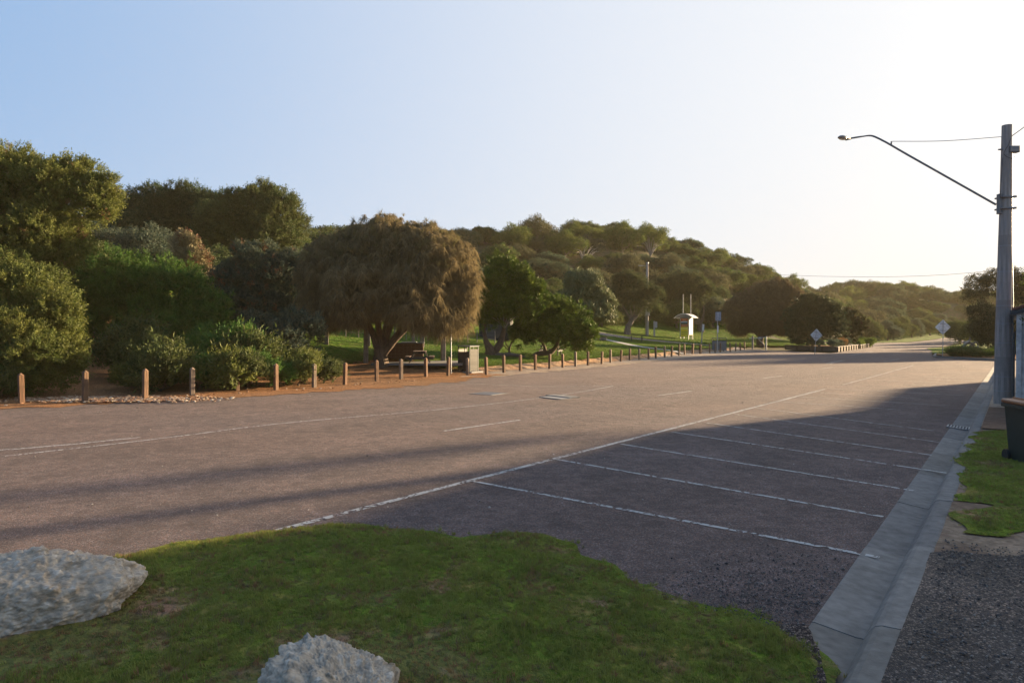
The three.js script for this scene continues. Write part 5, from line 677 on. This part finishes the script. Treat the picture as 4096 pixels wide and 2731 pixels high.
// ---------------------------------------------------------------- timber power pole with street light
{
  const X = 15.25, Z = 21.19, t = thing('power_pole', 'tall grey timber power pole with long street-light arm by the kerb', 'power pole', [X, 0.1, Z]);
  const lean = (y) => y * 0.008, H = 8.62;
  part('pole', tube([V(0, -0.1, 0), V(lean(2.2), 2.2, 0), V(lean(5), 5, 0), V(lean(H), H, 0)], [0.235, 0.215, 0.175, 0.135], 20, 0.03), M.poleWood, t);
  part('pole_top', new THREE.CylinderGeometry(0.134, 0.134, 0.012, 20).translate(lean(H), H + 0.002, 0), M.poleWood, t);
  for (const y of [0.42, 0.86, 1.9, 2.5, 3.05, 4.1, 4.9]) { const r = 0.236 - 0.0118 * y; part('steel_band', new THREE.TorusGeometry(r, 0.008, 6, 28).rotateX(Math.PI / 2).translate(lean(y), y, 0), M.galv, t); }
  part('conduit', tube([V(0.25, 0, -0.06), V(0.25, 2.5, -0.06), V(0.21, 5.5, -0.04), V(0.21, 7.9, -0.02)], [0.035, 0.035, 0.03, 0.03], 9), M.galv, t);
  part('cable_guard', box(0.09, 2.3, 0.13, 0.285, 1.1, 0.02), M.greyPanel, t);
  part('arm_bracket', [box(0.1, 0.62, 0.14, lean(6.2) - 0.19, 6.2, 0), box(0.42, 0.05, 0.4, lean(6) - 0.0, 6.05, 0), box(0.42, 0.05, 0.4, lean(6.4) - 0.0, 6.4, 0)], M.steel, t);
  const dir = (l, y) => V(-0.793 * l, y, 0.609 * l);
  part('light_arm', tube([dir(0.2, 6.2), dir(1.4, 7.16), dir(2.6, 8.12), dir(3.45, 8.8), dir(3.72, 8.96), dir(4.0, 8.98), dir(4.35, 8.98)], [0.034, 0.034, 0.034, 0.032, 0.032, 0.03, 0.03], 9), M.steel, t);
  const head = new THREE.Group(); head.name = 'lamp_head'; head.position.copy(dir(4.55, 9.0)); head.rotation.y = 0.655; t.add(head);
  part('housing', [(() => { const g = new THREE.SphereGeometry(1, 18, 10, 0, 6.283, 0, 1.571); g.scale(0.2, 0.085, 0.13); return g.translate(-0.16, 0, 0); })(), box(0.34, 0.07, 0.2, 0.12, 0.035, 0)], M.lampGrey, head);
  part('lens', (() => { const g = new THREE.SphereGeometry(1, 18, 8, 0, 6.283, 1.571, 1.571); g.scale(0.18, 0.07, 0.12); return g.translate(-0.14, 0, 0); })(), M.lens, head);
  part('arm_clamp', box(0.03, 0.12, 0.05, ...dir(3.1, 8.6).toArray()), M.steel, t);
  part('junction_box', box(0.3, 0.2, 0.18, lean(7.9) + 0.13, 7.85, 0.12), M.steel, t);
  part('cross_bolt', box(0.5, 0.04, 0.05, lean(7.9), 7.88, 0), M.steel, t);
  part('stay_wire', wire([dir(3.1, 8.66), dir(1.6, 8.42), V(0.0, 8.28, 0)], 0.011), M.galv, t);
  part('loose_cable', [wire([V(-0.12, 7.6, -0.1), V(-0.16, 7.0, -0.1), V(-0.19, 6.4, -0.1)], 0.008), wire([V(0.1, 8.2, -0.13), V(0.02, 8.0, -0.15), V(-0.12, 7.7, -0.15), V(0.1, 7.55, -0.2), V(0.2, 7.62, -0.15)], 0.009)], M.wireBlack, t);
  const w = new THREE.Mesh(wire([V(X + 0.1, 8.2 + 0.1, Z), V(X + 0.3, 8.75, Z - 1), V(X + 1.3, 11, Z - 3)], 0.012), M.wireBlack); w.name = 'service_cable'; w.castShadow = true; scene.add(w); tag(w, 'black service cable rising from the top of the timber power pole', 'cable');
  const w2 = new THREE.Mesh(wire([V(20.2, land(20.19, 102) + 10.6, 102), V(31, 9.6, 84.5), V(40, 8.1, 70), V(44, 8.0, 62), V(48, 8.6, 52), V(52, 10.4, 44)], 0.016), M.wireBlack); w2.name = 'overhead_wire'; w2.castShadow = true; scene.add(w2); tag(w2, 'thin overhead wire sagging across the street to the grey light pole', 'cable');
}
// ---------------------------------------------------------------- wheelie bin
{
  const t = thing('wheelie_bin', 'dark green wheelie bin with brown lid on the grass verge', 'wheelie bin', [8.76, 0.1, 11.45], 0.18);
  const g = new THREE.BoxGeometry(0.56, 0.96, 0.66, 4, 8, 4), p = g.attributes.position; for (let i = 0; i < p.count; i++) { const k = lerp(0.8, 1, (p.getY(i) + 0.48) / 0.96); p.setXYZ(i, p.getX(i) * k, p.getY(i), p.getZ(i) * k); } g.computeVertexNormals(); boxUV(g); part('body', g.translate(0, 0.5, 0), M.binBody, t);
  part('rim', [box(0.63, 0.06, 0.04, 0, 0.965, 0.345), box(0.63, 0.06, 0.04, 0, 0.965, -0.345), box(0.04, 0.06, 0.7, 0.3, 0.965, 0), box(0.04, 0.06, 0.7, -0.3, 0.965, 0), box(0.63, 0.03, 0.03, 0, 0.9, 0.34)], M.binBody, t);
  const lid = part('lid', (() => { const q = new RoundedBoxGeometry(0.63, 0.07, 0.76, 3, 0.03), a = q.attributes.position; for (let i = 0; i < a.count; i++) if (a.getY(i) > 0) a.setY(i, a.getY(i) + 0.03 * (1 - (a.getX(i) / 0.32) ** 2)); q.computeVertexNormals(); boxUV(q); return q.translate(0, 1.03, 0); })(), M.binLid, t);
  part('lid_rib', [box(0.03, 0.02, 0.6, -0.15, 1.09, 0), box(0.03, 0.02, 0.6, 0.15, 1.09, 0)], M.binLid, lid);
  part('handle', [new THREE.CylinderGeometry(0.016, 0.016, 0.5, 8).rotateZ(Math.PI / 2).translate(0, 0.99, -0.42)], M.binBody, t);
  for (const s of [-1, 1]) part('wheel', new THREE.CylinderGeometry(0.1, 0.1, 0.05, 18).rotateZ(Math.PI / 2).translate(s * 0.27, 0.1, -0.27), M.rubber, t);
}
// ---------------------------------------------------------------- buildings along the footpath (the farther one shows at the frame's edge; both shade the road)
function shop(label, s0, s1, t0, t1, eave, ridge, visible) {
  const [x, z] = ST(s0, t0), b = thing('white_building', label, 'building', [x, 0.1, z], AZ), L = s1 - s0, W = t1 - t0;  // local x across, -z along the street
  const gable = new THREE.Shape([[0, 0], [W, 0], [W, eave], [W / 2, ridge], [0, eave]].map(([a, c]) => new THREE.Vector2(a, c)));
  for (const zz of [0, -L + 0.12]) { const g = new THREE.ExtrudeGeometry(gable, { depth: 0.12, bevelEnabled: false }); boxUV(g); part('gable_wall', g.translate(0, 0, zz - 0.12), M.white, b); }
  for (const xx of [0.06, W - 0.06]) part('side_wall', box(0.12, eave, L - 0.24, xx, eave / 2, -L / 2), M.white, b);
  part('corner_trim', [box(0.12, eave, 0.06, 0.02, eave / 2, 0.03), box(0.12, eave, 0.06, W - 0.02, eave / 2, 0.03)], M.white, b);
  for (let i = 1; i < W / 0.9; i++) part('cover_strip', box(0.045, eave - 0.05, 0.03, i * 0.9, eave / 2, 0.016), M.white, b);
  const door = part('door', box(0.86, 2.05, 0.05, 0.9, 1.05, 0.03), M.white, b); part('door_handle', box(0.05, 0.18, 0.06, 0.54, 1.05, 0.08), M.steel, door);
  for (const sgn of [-1, 1]) { const a = Math.atan2(ridge - eave, W / 2), len = Math.hypot(ridge - eave, W / 2) + 0.16; part('roof_sheet', box(len, 0.07, L + 0.16, 0, 0, 0, 0, 0, sgn * -a).translate(W / 2 + sgn * (W / 4 + 0.06), (eave + ridge) / 2 + 0.05, -L / 2), M.roofRust, b); part('gutter', box(0.14, 0.13, L + 0.16, W / 2 + sgn * (W / 2 + 0.11), eave - 0.06, -L / 2), M.roofDark, b); part('barge_board', box(len, 0.11, 0.04, 0, 0, 0, 0, 0, sgn * -a).translate(W / 2 + sgn * (W / 4 + 0.06), (eave + ridge) / 2 - 0.06, 0.1), M.roofDark, b); }
  return b;
}
shop('white timber building with dark gutter behind the power pole', 23.0, 32.0, 0.03, 9.6, 2.82, 4.5, true);
shop('low white building set back beyond the timber building', 33.5, 51.0, 3.4, 10.5, 3.0, 3.6, false);

renderer.render(scene, camera);
